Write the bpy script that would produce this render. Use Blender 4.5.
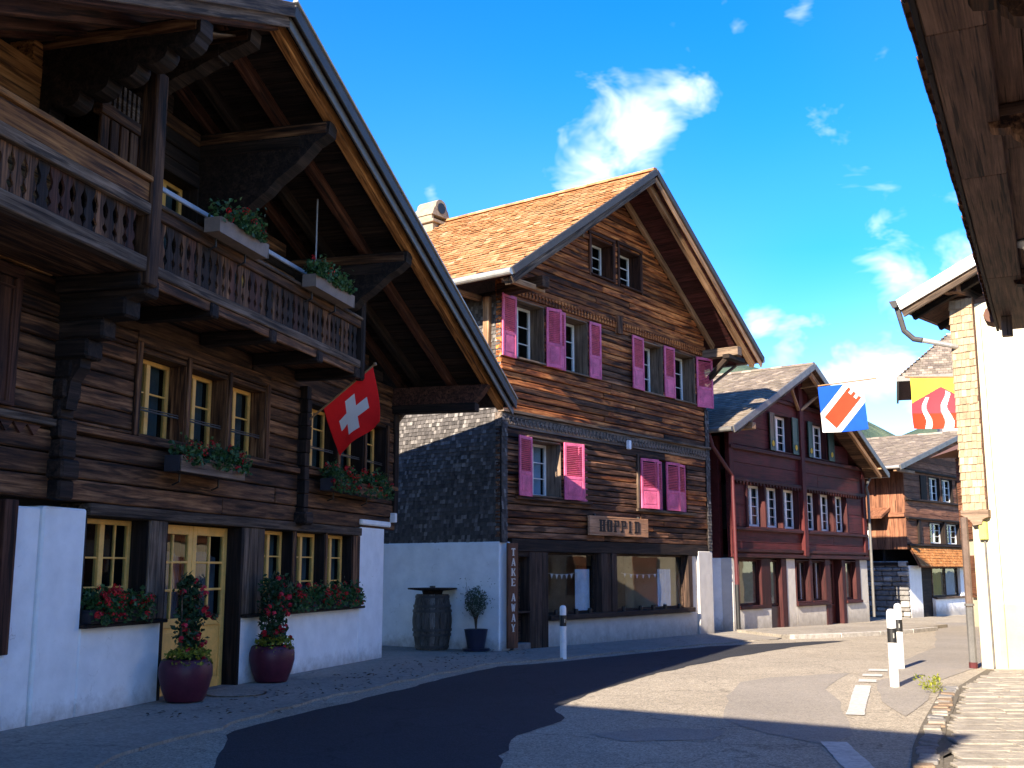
import bpy, math, random
from mathutils import Vector, Matrix, noise
R_ = math.radians
random.seed(7)
for o in list(bpy.data.objects): bpy.data.objects.remove(o)
scene = bpy.context.scene
COL = scene.collection

# ------------------------------------------------------------------ camera, sky, sun, exposure
F_PX = 1100.0
PITCH = math.atan(186.0 / F_PX)
cam_d = bpy.data.cameras.new('camera'); cam = bpy.data.objects.new('camera', cam_d); COL.objects.link(cam)
cam_d.sensor_width = 36.0; cam_d.lens = F_PX / 1024.0 * 36.0; cam_d.clip_start = 0.05; cam_d.clip_end = 6000
cam.location = (0, 0, 1.6); cam.rotation_euler = (math.pi / 2 + PITCH, 0, 0)
scene.camera = cam
SUN_AZ, SUN_EL = 30.0, 27.0          # light travels towards this heading (degrees right of +Y)
sun_d = bpy.data.lights.new('sun', 'SUN'); sun = bpy.data.objects.new('sun', sun_d); COL.objects.link(sun)
sun_d.energy = 3.6; sun_d.angle = R_(0.5); sun_d.color = (1.0, 0.87, 0.70)
tr = Vector((math.sin(R_(SUN_AZ)) * math.cos(R_(SUN_EL)), math.cos(R_(SUN_AZ)) * math.cos(R_(SUN_EL)), -math.sin(R_(SUN_EL))))
sun.rotation_euler = tr.to_track_quat('-Z', 'Y').to_euler(); sun.location = (-20, -30, 40)
vs = scene.view_settings
vs.view_transform = 'Standard'; vs.look = 'None'; vs.exposure = 2.3; vs.gamma = 1.0; vs.use_curve_mapping = False

world = bpy.data.worlds.new('World'); scene.world = world; world.use_nodes = True
def build_world():
    nt = world.node_tree; nt.nodes.clear(); N = nt.nodes.new; L = nt.links.new
    out = N('ShaderNodeOutputWorld'); bg = N('ShaderNodeBackground'); bg.inputs['Strength'].default_value = 0.076
    L(bg.outputs[0], out.inputs[0])
    sky = N('ShaderNodeTexSky'); sky.sky_type = 'NISHITA'; sky.sun_disc = False
    sky.sun_elevation = R_(SUN_EL); sky.sun_rotation = R_(180 + SUN_AZ); sky.altitude = 600; sky.air_density = 1.0; sky.dust_density = 0.3; sky.ozone_density = 3.0
    hsv = N('ShaderNodeHueSaturation'); hsv.inputs['Saturation'].default_value = 1.5; hsv.inputs['Hue'].default_value = 0.515; hsv.inputs['Value'].default_value = 1.1
    L(sky.outputs[0], hsv.inputs['Color'])
    tc = N('ShaderNodeTexCoord'); nrm = N('ShaderNodeVectorMath'); nrm.operation = 'NORMALIZE'; L(tc.outputs['Generated'], nrm.inputs[0])
    def M(op, a, b=None, c=None, clamp=False):
        m = N('ShaderNodeMath'); m.operation = op; m.use_clamp = clamp
        for i, v in enumerate((a, b, c)):
            if v is None: continue
            if isinstance(v, (int, float)): m.inputs[i].default_value = v
            else: L(v, m.inputs[i])
        return m.outputs[0]
    fw = Vector((0, math.cos(PITCH), math.sin(PITCH))); up = Vector((0, -math.sin(PITCH), math.cos(PITCH)))
    # the clouds that stand in this stretch of sky (direction, angular size, weight)
    clouds = [(640, 125, 44, 1.1), (597, 160, 36, .95), (683, 90, 28, .85), (574, 152, 24, .7),
              (905, 278, 52, .85), (960, 262, 56, .8), (890, 376, 52, .95), (835, 388, 46, .85), (935, 398, 50, .9), (792, 350, 28, .9), (757, 326, 22, .85),
              (735, 28, 14, .62), (805, 8, 20, .68), (845, 318, 44, .55), (430, 190, 14, .6)]
    acc = None
    for x, y, s, w in clouds:
        d = (fw + Vector((1, 0, 0)) * ((x - 512) / F_PX) - up * ((y - 384) / F_PX)).normalized()
        dp = N('ShaderNodeVectorMath'); dp.operation = 'DISTANCE'; L(nrm.outputs[0], dp.inputs[0]); dp.inputs[1].default_value = d
        e = M('MULTIPLY_ADD', dp.outputs['Value'], -w / (2.0 * s / F_PX), w)
        acc = e if acc is None else M('MAXIMUM', acc, e)
    mp = N('ShaderNodeMapping'); L(nrm.outputs[0], mp.inputs[0]); mp.inputs['Scale'].default_value = (1, 1, 1.5)
    n1 = N('ShaderNodeTexNoise'); n1.inputs['Scale'].default_value = 15; n1.inputs['Detail'].default_value = 4; n1.inputs['Roughness'].default_value = .6; n1.inputs['Distortion'].default_value = .35
    L(mp.outputs[0], n1.inputs['Vector'])
    # unseen clouds added over the rest of the sky to brighten the shade
    n3 = N('ShaderNodeTexNoise'); n3.inputs['Scale'].default_value = 2.6; n3.inputs['Detail'].default_value = 1; L(nrm.outputs[0], n3.inputs['Vector'])
    acc = M('MAXIMUM', acc, M('MULTIPLY', M('SUBTRACT', n3.outputs[0], .49), 3.4)); acc = M('MAXIMUM', acc, 0.0)
    dens = M('ADD', acc, M('MULTIPLY', M('SUBTRACT', n1.outputs[0], 0.5), 1.5))
    mr = N('ShaderNodeMapRange'); mr.interpolation_type = 'SMOOTHSTEP'; L(dens, mr.inputs[0])
    mr.inputs['From Min'].default_value = .32; mr.inputs['From Max'].default_value = 1.1
    # thin veil towards the horizon
    sx = N('ShaderNodeSeparateXYZ'); L(nrm.outputs[0], sx.inputs[0])
    n2 = N('ShaderNodeTexNoise'); n2.inputs['Scale'].default_value = 3.2; n2.inputs['Detail'].default_value = 1; L(mp.outputs[0], n2.inputs['Vector'])
    veil = M('MULTIPLY', M('ADD', M('MULTIPLY', n2.outputs[0], .9), .12), M('POWER', M('SUBTRACT', 1.0, M('ABSOLUTE', sx.outputs['Z'])), 5.0), clamp=True)
    fac = M('MAXIMUM', mr.outputs[0], M('MULTIPLY', veil, .75), clamp=True)
    mix = N('ShaderNodeMix'); mix.data_type = 'RGBA'; L(fac, mix.inputs['Factor']); L(hsv.outputs[0], mix.inputs['A'])
    mix.inputs['B'].default_value = (4.3, 4.6, 4.95, 1)
    L(mix.outputs['Result'], bg.inputs[0])
build_world()
scene.render.engine = 'CYCLES'
cy = scene.cycles; cy.max_bounces = 6; cy.diffuse_bounces = 3; cy.glossy_bounces = 3; cy.transmission_bounces = 4; cy.transparent_max_bounces = 6; cy.caustics_reflective = False; cy.caustics_refractive = False

# ------------------------------------------------------------------ node materials
def newmat(name):
    m = bpy.data.materials.new(name); m.use_nodes = True; nt = m.node_tree; nt.nodes.clear()
    out = nt.nodes.new('ShaderNodeOutputMaterial'); b = nt.nodes.new('ShaderNodeBsdfPrincipled'); nt.links.new(b.outputs[0], out.inputs[0])
    return m, nt, b
def coords(nt, scale=(1, 1, 1), kind='Object', rnd=True):
    tc = nt.nodes.new('ShaderNodeTexCoord'); mp = nt.nodes.new('ShaderNodeMapping'); mp.inputs['Scale'].default_value = scale
    src = tc.outputs[kind]
    if rnd:
        oi = nt.nodes.new('ShaderNodeObjectInfo'); ml = nt.nodes.new('ShaderNodeMath'); ml.operation = 'MULTIPLY'; ml.inputs[1].default_value = 57.0
        nt.links.new(oi.outputs['Random'], ml.inputs[0]); ad = nt.nodes.new('ShaderNodeVectorMath'); ad.operation = 'ADD'
        nt.links.new(src, ad.inputs[0]); nt.links.new(ml.outputs[0], ad.inputs[1]); src = ad.outputs[0]
    nt.links.new(src, mp.inputs[0]); return mp.outputs[0]
def noisen(nt, vec, scale, detail=5, rough=.55, dist=0):
    n = nt.nodes.new('ShaderNodeTexNoise'); n.inputs['Scale'].default_value = scale; n.inputs['Detail'].default_value = detail
    n.inputs['Roughness'].default_value = rough; n.inputs['Distortion'].default_value = dist; nt.links.new(vec, n.inputs['Vector']); return n.outputs[0]
def ramp(nt, fac, stops):
    r = nt.nodes.new('ShaderNodeValToRGB'); e = r.color_ramp.elements
    while len(e) < len(stops): e.new(.5)
    for i, (p, c) in enumerate(stops): e[i].position = p; e[i].color = (*c, 1)
    nt.links.new(fac, r.inputs[0]); return r.outputs[0]
def mixc(nt, fac, a, b, mode='MIX'):
    m = nt.nodes.new('ShaderNodeMix'); m.data_type = 'RGBA'; m.blend_type = mode
    for k, v in (('Factor', fac), ('A', a), ('B', b)):
        if isinstance(v, (int, float)): m.inputs[k].default_value = v
        elif isinstance(v, tuple): m.inputs[k].default_value = (*v, 1)
        else: nt.links.new(v, m.inputs[k])
    return m.outputs['Result']
def math_(nt, op, a, b, clamp=False):
    m = nt.nodes.new('ShaderNodeMath'); m.operation = op; m.use_clamp = clamp
    for i, v in enumerate((a, b)):
        if isinstance(v, (int, float)): m.inputs[i].default_value = v
        else: nt.links.new(v, m.inputs[i])
    return m.outputs[0]
def bump(nt, b, h, strength=.3, dist=.02):
    bp = nt.nodes.new('ShaderNodeBump'); bp.inputs['Strength'].default_value = strength; bp.inputs['Distance'].default_value = dist
    nt.links.new(h, bp.inputs['Height']); nt.links.new(bp.outputs[0], b.inputs['Normal'])
def wood(name, dark, mid, light, vary=.55, rough=.8, grain=1.0, spec=.25, gs=1.0):
    """grain runs along the object's own X axis; every board differs"""
    m, nt, b = newmat(name)
    v = coords(nt, (.35, 5, 5)); big = noisen(nt, v, 2.2, 5, .62, .6)
    v2 = coords(nt, (.5, 32 * gs, 32 * gs)); fine = noisen(nt, v2, 2.5, 5, .7, .2)
    v3 = coords(nt, (1.2, 1.6, 1.6)); blot = noisen(nt, v3, 1.4, 4, .6)
    f = math_(nt, 'ADD', math_(nt, 'MULTIPLY', big, .55), math_(nt, 'MULTIPLY', fine, .45))
    c = ramp(nt, f, [(.40, dark), (.5, mid), (.62, light)])
    oi = nt.nodes.new('ShaderNodeObjectInfo')
    k = math_(nt, 'ADD', math_(nt, 'MULTIPLY', oi.outputs['Random'], vary * 1.6), 1.0 - vary * .8)
    k2 = math_(nt, 'MULTIPLY', k, math_(nt, 'ADD', math_(nt, 'MULTIPLY', blot, 1.3), .35))
    hv = nt.nodes.new('ShaderNodeHueSaturation'); nt.links.new(c, hv.inputs['Color']); nt.links.new(k2, hv.inputs['Value'])
    # weather checks: dark splits along the grain
    vck = coords(nt, (.7, 26 * gs, 26 * gs)); ck = noisen(nt, vck, 1.7, 3, .5)
    chk = ramp(nt, ck, [(.36, (.12, .12, .12)), (.43, (1, 1, 1))])
    c = mixc(nt, .85, hv.outputs[0], chk, 'MULTIPLY')
    nt.links.new(c, b.inputs['Base Color']); b.inputs['Roughness'].default_value = rough; b.inputs['Specular IOR Level'].default_value = spec
    bump(nt, b, math_(nt, 'ADD', fine, math_(nt, 'MULTIPLY', ck, 1.2)), .45 * grain, .012); return m
def plain(name, col, rough=.6, spec=.4, nscale=6.0, amt=.25, bstr=.1, metal=0.0, rnd=True):
    m, nt, b = newmat(name); v = coords(nt, (1, 1, 1), rnd=rnd); n = noisen(nt, v, nscale, 6, .6)
    n2 = noisen(nt, v, nscale * 9, 3, .6)
    lo = tuple(x * (1 - amt) for x in col); hi = tuple(min(1, x * (1 + amt * .6)) for x in col)
    c = ramp(nt, math_(nt, 'ADD', math_(nt, 'MULTIPLY', n, .7), math_(nt, 'MULTIPLY', n2, .3)), [(.33, lo), (.66, hi)])
    nt.links.new(c, b.inputs['Base Color']); b.inputs['Roughness'].default_value = rough; b.inputs['Specular IOR Level'].default_value = spec; b.inputs['Metallic'].default_value = metal
    bump(nt, b, math_(nt, 'ADD', n, n2), bstr, .02); return m
def plaster(name, col, dirt=(.30, .27, .23), low=.5, amount=.8):
    m, nt, b = newmat(name); v = coords(nt, (1, 1, 1), rnd=False)
    n = noisen(nt, v, 3.0, 6, .6); n2 = noisen(nt, v, 38, 4, .65)
    c = ramp(nt, n, [(.3, tuple(x * .86 for x in col)), (.65, col)])
    # splash and damp stains with a ragged outline in the lowest decimetres of the render coat, and scattered grime
    tc = nt.nodes.new('ShaderNodeTexCoord'); geo = nt.nodes.new('ShaderNodeNewGeometry'); s = nt.nodes.new('ShaderNodeSeparateXYZ'); nt.links.new(geo.outputs['Position'], s.inputs[0])
    n3 = noisen(nt, v, 4.5, 7, .7)
    hgt = math_(nt, 'MULTIPLY', math_(nt, 'SUBTRACT', low, s.outputs['Z']), 1.0 / low)
    f = math_(nt, 'MULTIPLY', math_(nt, 'SUBTRACT', math_(nt, 'ADD', hgt, math_(nt, 'MULTIPLY', n3, 1.3)), 1.15), 1.5, clamp=True)
    c = mixc(nt, math_(nt, 'MULTIPLY', f, amount, clamp=True), c, dirt)
    n4 = noisen(nt, v, 11, 6, .72); g = ramp(nt, n4, [(.66, (0, 0, 0)), (.80, (1, 1, 1))])
    c = mixc(nt, math_(nt, 'MULTIPLY', g, .25), c, dirt)
    vd = nt.nodes.new('ShaderNodeVectorMath'); vd.operation = 'ADD'; nn = nt.nodes.new('ShaderNodeTexNoise'); nn.inputs['Scale'].default_value = 2.5; nn.inputs['Detail'].default_value = 4
    nt.links.new(v, nn.inputs['Vector']); nt.links.new(v, vd.inputs[0]); nt.links.new(nn.outputs['Color'], vd.inputs[1])
    vc = nt.nodes.new('ShaderNodeTexVoronoi'); vc.feature = 'DISTANCE_TO_EDGE'; vc.inputs['Scale'].default_value = .7; nt.links.new(vd.outputs[0], vc.inputs['Vector'])
    ckm = ramp(nt, vc.outputs[0], [(.0, (1, 1, 1)), (.006, (0, 0, 0))]); c = mixc(nt, math_(nt, 'MULTIPLY', math_(nt, 'MULTIPLY', ckm, .45), ramp(nt, n3, [(.5, (0, 0, 0)), (.6, (1, 1, 1))])), c, dirt)
    nt.links.new(c, b.inputs['Base Color']); b.inputs['Roughness'].default_value = .9; b.inputs['Specular IOR Level'].default_value = .15
    bump(nt, b, math_(nt, 'ADD', math_(nt, 'MULTIPLY', n, 1.2), math_(nt, 'MULTIPLY', n2, .35)), .35, .03); return m
def tilemat(name, stops, rough=.85, lichen=None):
    m, nt, b = newmat(name)
    at = nt.nodes.new('ShaderNodeAttribute'); at.attribute_name = 'tint'
    c = ramp(nt, at.outputs['Fac'], stops)
    v = coords(nt, (1, 1, 1), rnd=False); n = noisen(nt, v, 14, 5, .7); n2 = noisen(nt, v, .8, 5, .6)
    c = mixc(nt, .8, c, ramp(nt, n, [(.3, (.62, .62, .62)), (.65, (1, 1, 1))]), 'MULTIPLY')
    if lichen: c = mixc(nt, math_(nt, 'MULTIPLY', ramp(nt, n2, [(.48, (0, 0, 0)), (.68, (1, 1, 1))]), .55), c, lichen)
    nt.links.new(c, b.inputs['Base Color']); b.inputs['Roughness'].default_value = rough; b.inputs['Specular IOR Level'].default_value = .2
    bump(nt, b, n, .4, .01); return m
def leafmat(name, a, bcol):
    m, nt, b = newmat(name); at = nt.nodes.new('ShaderNodeAttribute'); at.attribute_name = 'tint'
    c = ramp(nt, at.outputs['Fac'], [(0, a), (1, bcol)]); nt.links.new(c, b.inputs['Base Color'])
    b.inputs['Roughness'].default_value = .5; b.inputs['Specular IOR Level'].default_value = .35
    tl = nt.nodes.new('ShaderNodeBsdfTranslucent'); nt.links.new(c, tl.inputs[0]); mx = nt.nodes.new('ShaderNodeMixShader'); mx.inputs[0].default_value = .25
    out = [n for n in nt.nodes if n.type == 'OUTPUT_MATERIAL'][0]
    nt.links.new(b.outputs[0], mx.inputs[1]); nt.links.new(tl.outputs[0], mx.inputs[2]); nt.links.new(mx.outputs[0], out.inputs[0]); return m
def glassmat(name, tint=(.75, .82, .85), ior=1.65):
    m = bpy.data.materials.new(name); m.use_nodes = True; nt = m.node_tree; nt.nodes.clear()
    out = nt.nodes.new('ShaderNodeOutputMaterial'); t = nt.nodes.new('ShaderNodeBsdfTransparent'); t.inputs[0].default_value = (*tint, 1)
    g = nt.nodes.new('ShaderNodeBsdfGlossy'); g.inputs['Roughness'].default_value = .015; g.inputs[0].default_value = (1, 1, 1, 1)
    f = nt.nodes.new('ShaderNodeFresnel'); f.inputs[0].default_value = ior; mx = nt.nodes.new('ShaderNodeMixShader')
    v = coords(nt, (1, 1, 1)); n = noisen(nt, v, 1.5, 2, .5); bp = nt.nodes.new('ShaderNodeBump'); bp.inputs['Strength'].default_value = .04; bp.inputs['Distance'].default_value = .05
    nt.links.new(n, bp.inputs['Height']); nt.links.new(bp.outputs[0], g.inputs['Normal'])
    ge = nt.nodes.new('ShaderNodeNewGeometry'); fb = math_(nt, 'MULTIPLY', f.outputs[0], math_(nt, 'SUBTRACT', 1.0, ge.outputs['Backfacing'])); nt.links.new(fb, mx.inputs[0]); nt.links.new(t.outputs[0], mx.inputs[1]); nt.links.new(g.outputs[0], mx.inputs[2]); nt.links.new(mx.outputs[0], out.inputs[0]); return m
def asphalt(name, base, contrast, scale, patch=.25, crack=True, bstr=.5):
    m, nt, b = newmat(name); v = coords(nt, (1, 1, 1), rnd=False)
    vo = nt.nodes.new('ShaderNodeTexVoronoi'); vo.inputs['Scale'].default_value = scale; nt.links.new(v, vo.inputs['Vector'])
    sp = nt.nodes.new('ShaderNodeSeparateColor'); nt.links.new(vo.outputs['Color'], sp.inputs[0])
    n1 = noisen(nt, v, .55, 6, .65); n2 = noisen(nt, v, scale * .4, 4, .7); n3 = noisen(nt, v, 6, 6, .7)
    lo = tuple(x * (1 - contrast) for x in base); hi = tuple(min(1, x * (1 + contrast)) for x in base)
    c = ramp(nt, math_(nt, 'ADD', math_(nt, 'MULTIPLY', sp.outputs[0], .6), math_(nt, 'MULTIPLY', n2, .4)), [(.15, lo), (.5, base), (.9, hi)])
    c = mixc(nt, 1.0, c, ramp(nt, math_(nt, 'ADD', math_(nt, 'MULTIPLY', n1, .6), math_(nt, 'MULTIPLY', n3, .4)), [(.36, (1 - patch,) * 3), (.62, (1, 1, 1))]), 'MULTIPLY')
    if crack:
        vd = nt.nodes.new('ShaderNodeVectorMath'); vd.operation = 'ADD'; nn = nt.nodes.new('ShaderNodeTexNoise'); nn.inputs['Scale'].default_value = 1.6; nn.inputs['Detail'].default_value = 5
        nt.links.new(v, nn.inputs['Vector']); nt.links.new(v, vd.inputs[0]); nt.links.new(nn.outputs['Color'], vd.inputs[1])
        vc = nt.nodes.new('ShaderNodeTexVoronoi'); vc.feature = 'DISTANCE_TO_EDGE'; vc.inputs['Scale'].default_value = .34; nt.links.new(vd.outputs[0], vc.inputs['Vector'])
        ck = ramp(nt, vc.outputs[0], [(.0, (.25, .25, .25)), (.010, (1, 1, 1))]); c = mixc(nt, .5, c, ck, 'MULTIPLY')
    nt.links.new(c, b.inputs['Base Color']); b.inputs['Roughness'].default_value = .85; b.inputs['Specular IOR Level'].default_value = .25
    bump(nt, b, math_(nt, 'ADD', vo.outputs['Distance'], n2), bstr, .012); return m

W_DARK = wood('weathered dark timber', (.012, .005, .003), (.080, .034, .014), (.22, .11, .05), .7, gs=.3)
W_DARK2 = wood('black brown timber', (.006, .004, .003), (.017, .010, .007), (.042, .026, .018), .4, gs=.5)
W_RAFT = wood('reddish rafter timber', (.022, .008, .005), (.058, .022, .013), (.12, .05, .027), .4, gs=.5)
W_GREY = wood('grey weathered timber', (.030, .019, .012), (.100, .066, .043), (.21, .15, .105), .4, gs=.5)
W_ORNG = wood('warm larch boards', (.10, .038, .012), (.27, .115, .034), (.44, .21, .07), .4, gs=.5)
W_BAL = wood('carved baluster timber', (.014, .007, .004), (.055, .026, .013), (.19, .09, .042), .9, gs=.6)
W_SID = wood('larch siding in sunlit tone', (.035, .010, .005), (.23, .067, .018), (.56, .21, .058), .85, gs=.2)  # upper siding, sunlight put into the orange tone
W_SID2 = wood('larch siding in shade tone', (.020, .009, .005), (.11, .046, .021), (.29, .14, .07), .8, gs=.2)  # same siding lower down, shade put into the darker tone
W_FRZ = wood('grey brown frieze', (.08, .06, .045), (.17, .13, .10), (.27, .21, .165), .2, gs=.4)
W_POST = wood('brown shop timber', (.018, .011, .008), (.045, .026, .018), (.085, .05, .032), .4)
W_JAMB = wood('faded jamb boards', (.09, .06, .042), (.16, .11, .075), (.24, .17, .12), .25)
W_TAN = wood('pale rafter wood', (.17, .09, .045), (.30, .17, .09), (.42, .26, .15), .3)
W_SOF = wood('maroon soffit boards', (.03, .008, .008), (.060, .016, .015), (.10, .03, .026), .3)
W_SOF2 = wood('brown soffit boards', (.045, .024, .016), (.095, .050, .032), (.16, .09, .058), .35)
W_SIGN = wood('sign board wood', (.30, .14, .065), (.42, .21, .105), (.50, .28, .15), .1)
W_SIGN2 = wood('red brown sign wood', (.10, .04, .02), (.15, .062, .032), (.20, .09, .05), .1)
W_RED = wood('maroon painted boards', (.055, .0075, .0075), (.070, .010, .010), (.09, .016, .015), .12, .7, .4)
W_REDD = wood('dark maroon beams', (.028, .006, .006), (.042, .009, .009), (.06, .015, .013), .2, .7, .5)
W_YEL = plain('golden window paint', (.86, .47, .115), .5, .35, 5, .22, .05)
W_FAR = wood('red brown far boards', (.10, .04, .022), (.18, .075, .04), (.26, .12, .065), .4)
W_BARR = wood('barrel staves', (.05, .042, .036), (.10, .088, .075), (.17, .15, .13), .4)
P_WHITE = plaster('white lime render', (.90, .90, .88))
P_SHOP = plaster('shop plinth render', (.62, .58, .52), low=.7)
P_CREAM = plaster('cream white render', (.56, .50, .37), dirt=(.42, .37, .28), low=.9, amount=.45)
P_GREY = plaster('grey render', (.36, .34, .32))
M_PINK = plain('pink shutter paint', (.66, .125, .235), .6, .3, 4, .42, .06)
M_WFR = plain('white window paint', (.78, .76, .72), .5, .4, 8, .1, .03)
M_GREEN = plain('dark green paint', (.018, .045, .030), .5, .4)
M_DOOR = plain('maroon door paint', (.06, .012, .013), .45, .4)
M_METAL = plain('grey sheet metal', (.13, .125, .118), .5, .4, 4, .3, .05, .2)
M_METD = plain('dark sheet metal', (.045, .042, .040), .6, .35, 4, .3, .05, .0)
M_ZINC = plain('pale zinc gutter', (.42, .41, .38), .4, .5, 4, .25, .03, .5)
M_COPP = plain('brown downpipe', (.13, .09, .07), .5, .5, 4, .3, .03, .2)
M_REDP = plain('red downpipe paint', (.075, .012, .014), .5, .4)
M_BLACK = plain('black paint', (.012, .012, .013), .45, .4)
M_WPAINT = plain('white post paint', (.80, .80, .78), .45, .4, 9, .12, .03)
M_POT = plain('burgundy glazed pot', (.075, .012, .028), .45, .35, 5, .35, .05)
M_NAVY = plain('navy pot', (.012, .016, .04), .35, .5)
M_TROUGH = plain('dark trough', (.03, .027, .032), .6, .4)
M_TROUGHB = plain('taupe trough', (.19, .145, .115), .65, .3)
M_SOIL = plain('potting soil', (.03, .022, .016), .95, .1, 20, .4, .5)
M_ROOM = plain('dark interior', (.030, .028, .027), .9, .1)
M_ROOML = plain('dim interior wall', (.24, .22, .19), .9, .1)
M_CURT = plain('pale curtain', (.66, .70, .78), .9, .1, 5, .15, .1)
M_CURTG = plain('grey green curtain', (.17, .19, .185), .9, .1, 5, .2, .1)
M_CURTL = plain('thin grey curtain', (.20, .19, .20), .9, .1, 5, .2, .1)
M_IRON = plain('black iron', (.02, .019, .018), .5, .5)
M_RAIL = plain('pale grey rail', (.30, .32, .35), .5, .4)
M_STONE = plain('rough stone', (.20, .19, .18), .9, .2, 7, .45, .6)
M_STONEL = plain('pale stone', (.40, .37, .33), .9, .2, 9, .35, .5)
M_CHIM = plain('chimney render', (.27, .225, .165), .9, .1, 8, .3, .3)
M_FLAGR = plain('flag red', (.80, .016, .018), .75, .2, 4, .1, .0)
M_FLAGW = plain('flag white', (.66, .66, .66), .75, .2, 4, .05, .0)
M_FLAGB = plain('flag blue', (.004, .06, .40), .75, .2, 4, .1, .0)
M_FLAGY = plain('flag yellow', (.60, .40, .05), .75, .2, 4, .1, .0)
M_FLAGO = plain('flag orange red', (.50, .035, .012), .75, .2, 4, .1, .0)
M_FLAGP = plain('flag rose', (.50, .04, .055), .75, .2, 4, .1, .0)
M_POLE = plain('pale wooden pole', (.30, .17, .08), .5, .3)
M_INK = plain('dark lettering', (.018, .010, .008), .6, .3)
M_INKW = plain('cream lettering', (.72, .66, .58), .6, .3)
M_YGRN = plain('yellow green box', (.42, .44, .12), .5, .3)
M_LAMP = plain('soffit lamp glass', (.62, .60, .56), .3, .5)
GLASS = glassmat('window glass', (.75, .82, .85), 1.42); GLASS_S = glassmat('shop glass', (.90, .93, .93), 1.62)
T_ORNG = tilemat('orange clay tiles', [(0, (.30, .135, .055)), (.5, (.46, .235, .105)), (.85, (.56, .32, .165)), (1, (.62, .42, .26))], lichen=(.36, .24, .13))
T_GREY = tilemat('grey brown slates', [(0, (.13, .105, .085)), (.6, (.21, .17, .135)), (1, (.34, .28, .22))], lichen=(.20, .17, .12))
T_BRN = tilemat('brown clay tiles', [(0, (.10, .05, .035)), (.6, (.17, .085, .055)), (1, (.25, .14, .09))])
T_SHD = tilemat('dark grey shingles', [(0, (.05, .045, .042)), (.6, (.10, .09, .083)), (1, (.24, .22, .20))])
T_SHT = tilemat('tan larch shingles', [(0, (.30, .21, .13)), (.6, (.40, .29, .185)), (1, (.48, .37, .25))])
T_SHO = tilemat('orange larch shingles', [(0, (.34, .13, .035)), (.6, (.46, .19, .055)), (1, (.55, .26, .09))])
LEAF = leafmat('geranium leaves', (.018, .05, .016), (.065, .15, .04))
LEAF_D = leafmat('climber leaves', (.012, .030, .012), (.035, .085, .03))
LEAF_Y = leafmat('yellow green leaves', (.10, .13, .012), (.30, .30, .03))
LEAF_O = leafmat('olive leaves', (.03, .05, .03), (.10, .15, .09))
PETAL = leafmat('red petals', (.42, .006, .012), (.72, .030, .03)); PETALP = leafmat('crimson petals', (.38, .006, .015), (.66, .025, .05))
G_ROAD = asphalt('old pale asphalt', (.36, .31, .235), .5, 62, .28)
G_DARK = asphalt('new asphalt with painted shade', (.033, .034, .038), .35, 60, .25, bstr=.3)
G_GREY = asphalt('grey asphalt patch', (.27, .24, .20), .3, 70, .2, crack=False, bstr=.3)
G_PAVE = asphalt('concrete pavement', (.31, .275, .225), .25, 34, .30)
G_EARTH = asphalt('surrounding ground', (.16, .16, .10), .3, 20, .3, crack=False)
G_PAINT = plain('worn road paint', (.50, .48, .43), .7, .2, 14, .35, .3)
def hillmat():
    m, nt, b = newmat('forest hillside'); v = coords(nt, (1, 1, 1), rnd=False); n = noisen(nt, v, .03, 8, .7); n2 = noisen(nt, v, .006, 4, .6)
    c = ramp(nt, math_(nt, 'ADD', math_(nt, 'MULTIPLY', n, .6), math_(nt, 'MULTIPLY', n2, .4)), [(.38, (.045, .075, .055)), (.52, (.08, .115, .075)), (.64, (.14, .17, .10))])  # greens greyed to stand in for distance haze
    nt.links.new(c, b.inputs['Base Color']); b.inputs['Roughness'].default_value = .95; b.inputs['Specular IOR Level'].default_value = .05
    bump(nt, b, n, .8, 8.0); return m
G_HILL = hillmat()
G_COB = plain('gneiss paving', (.30, .265, .215), .85, .25, 5, .45, .5)
G_JOINT = plain('sandy joints', (.15, .13, .10), .95, .1, 20, .3, .4)

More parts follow.
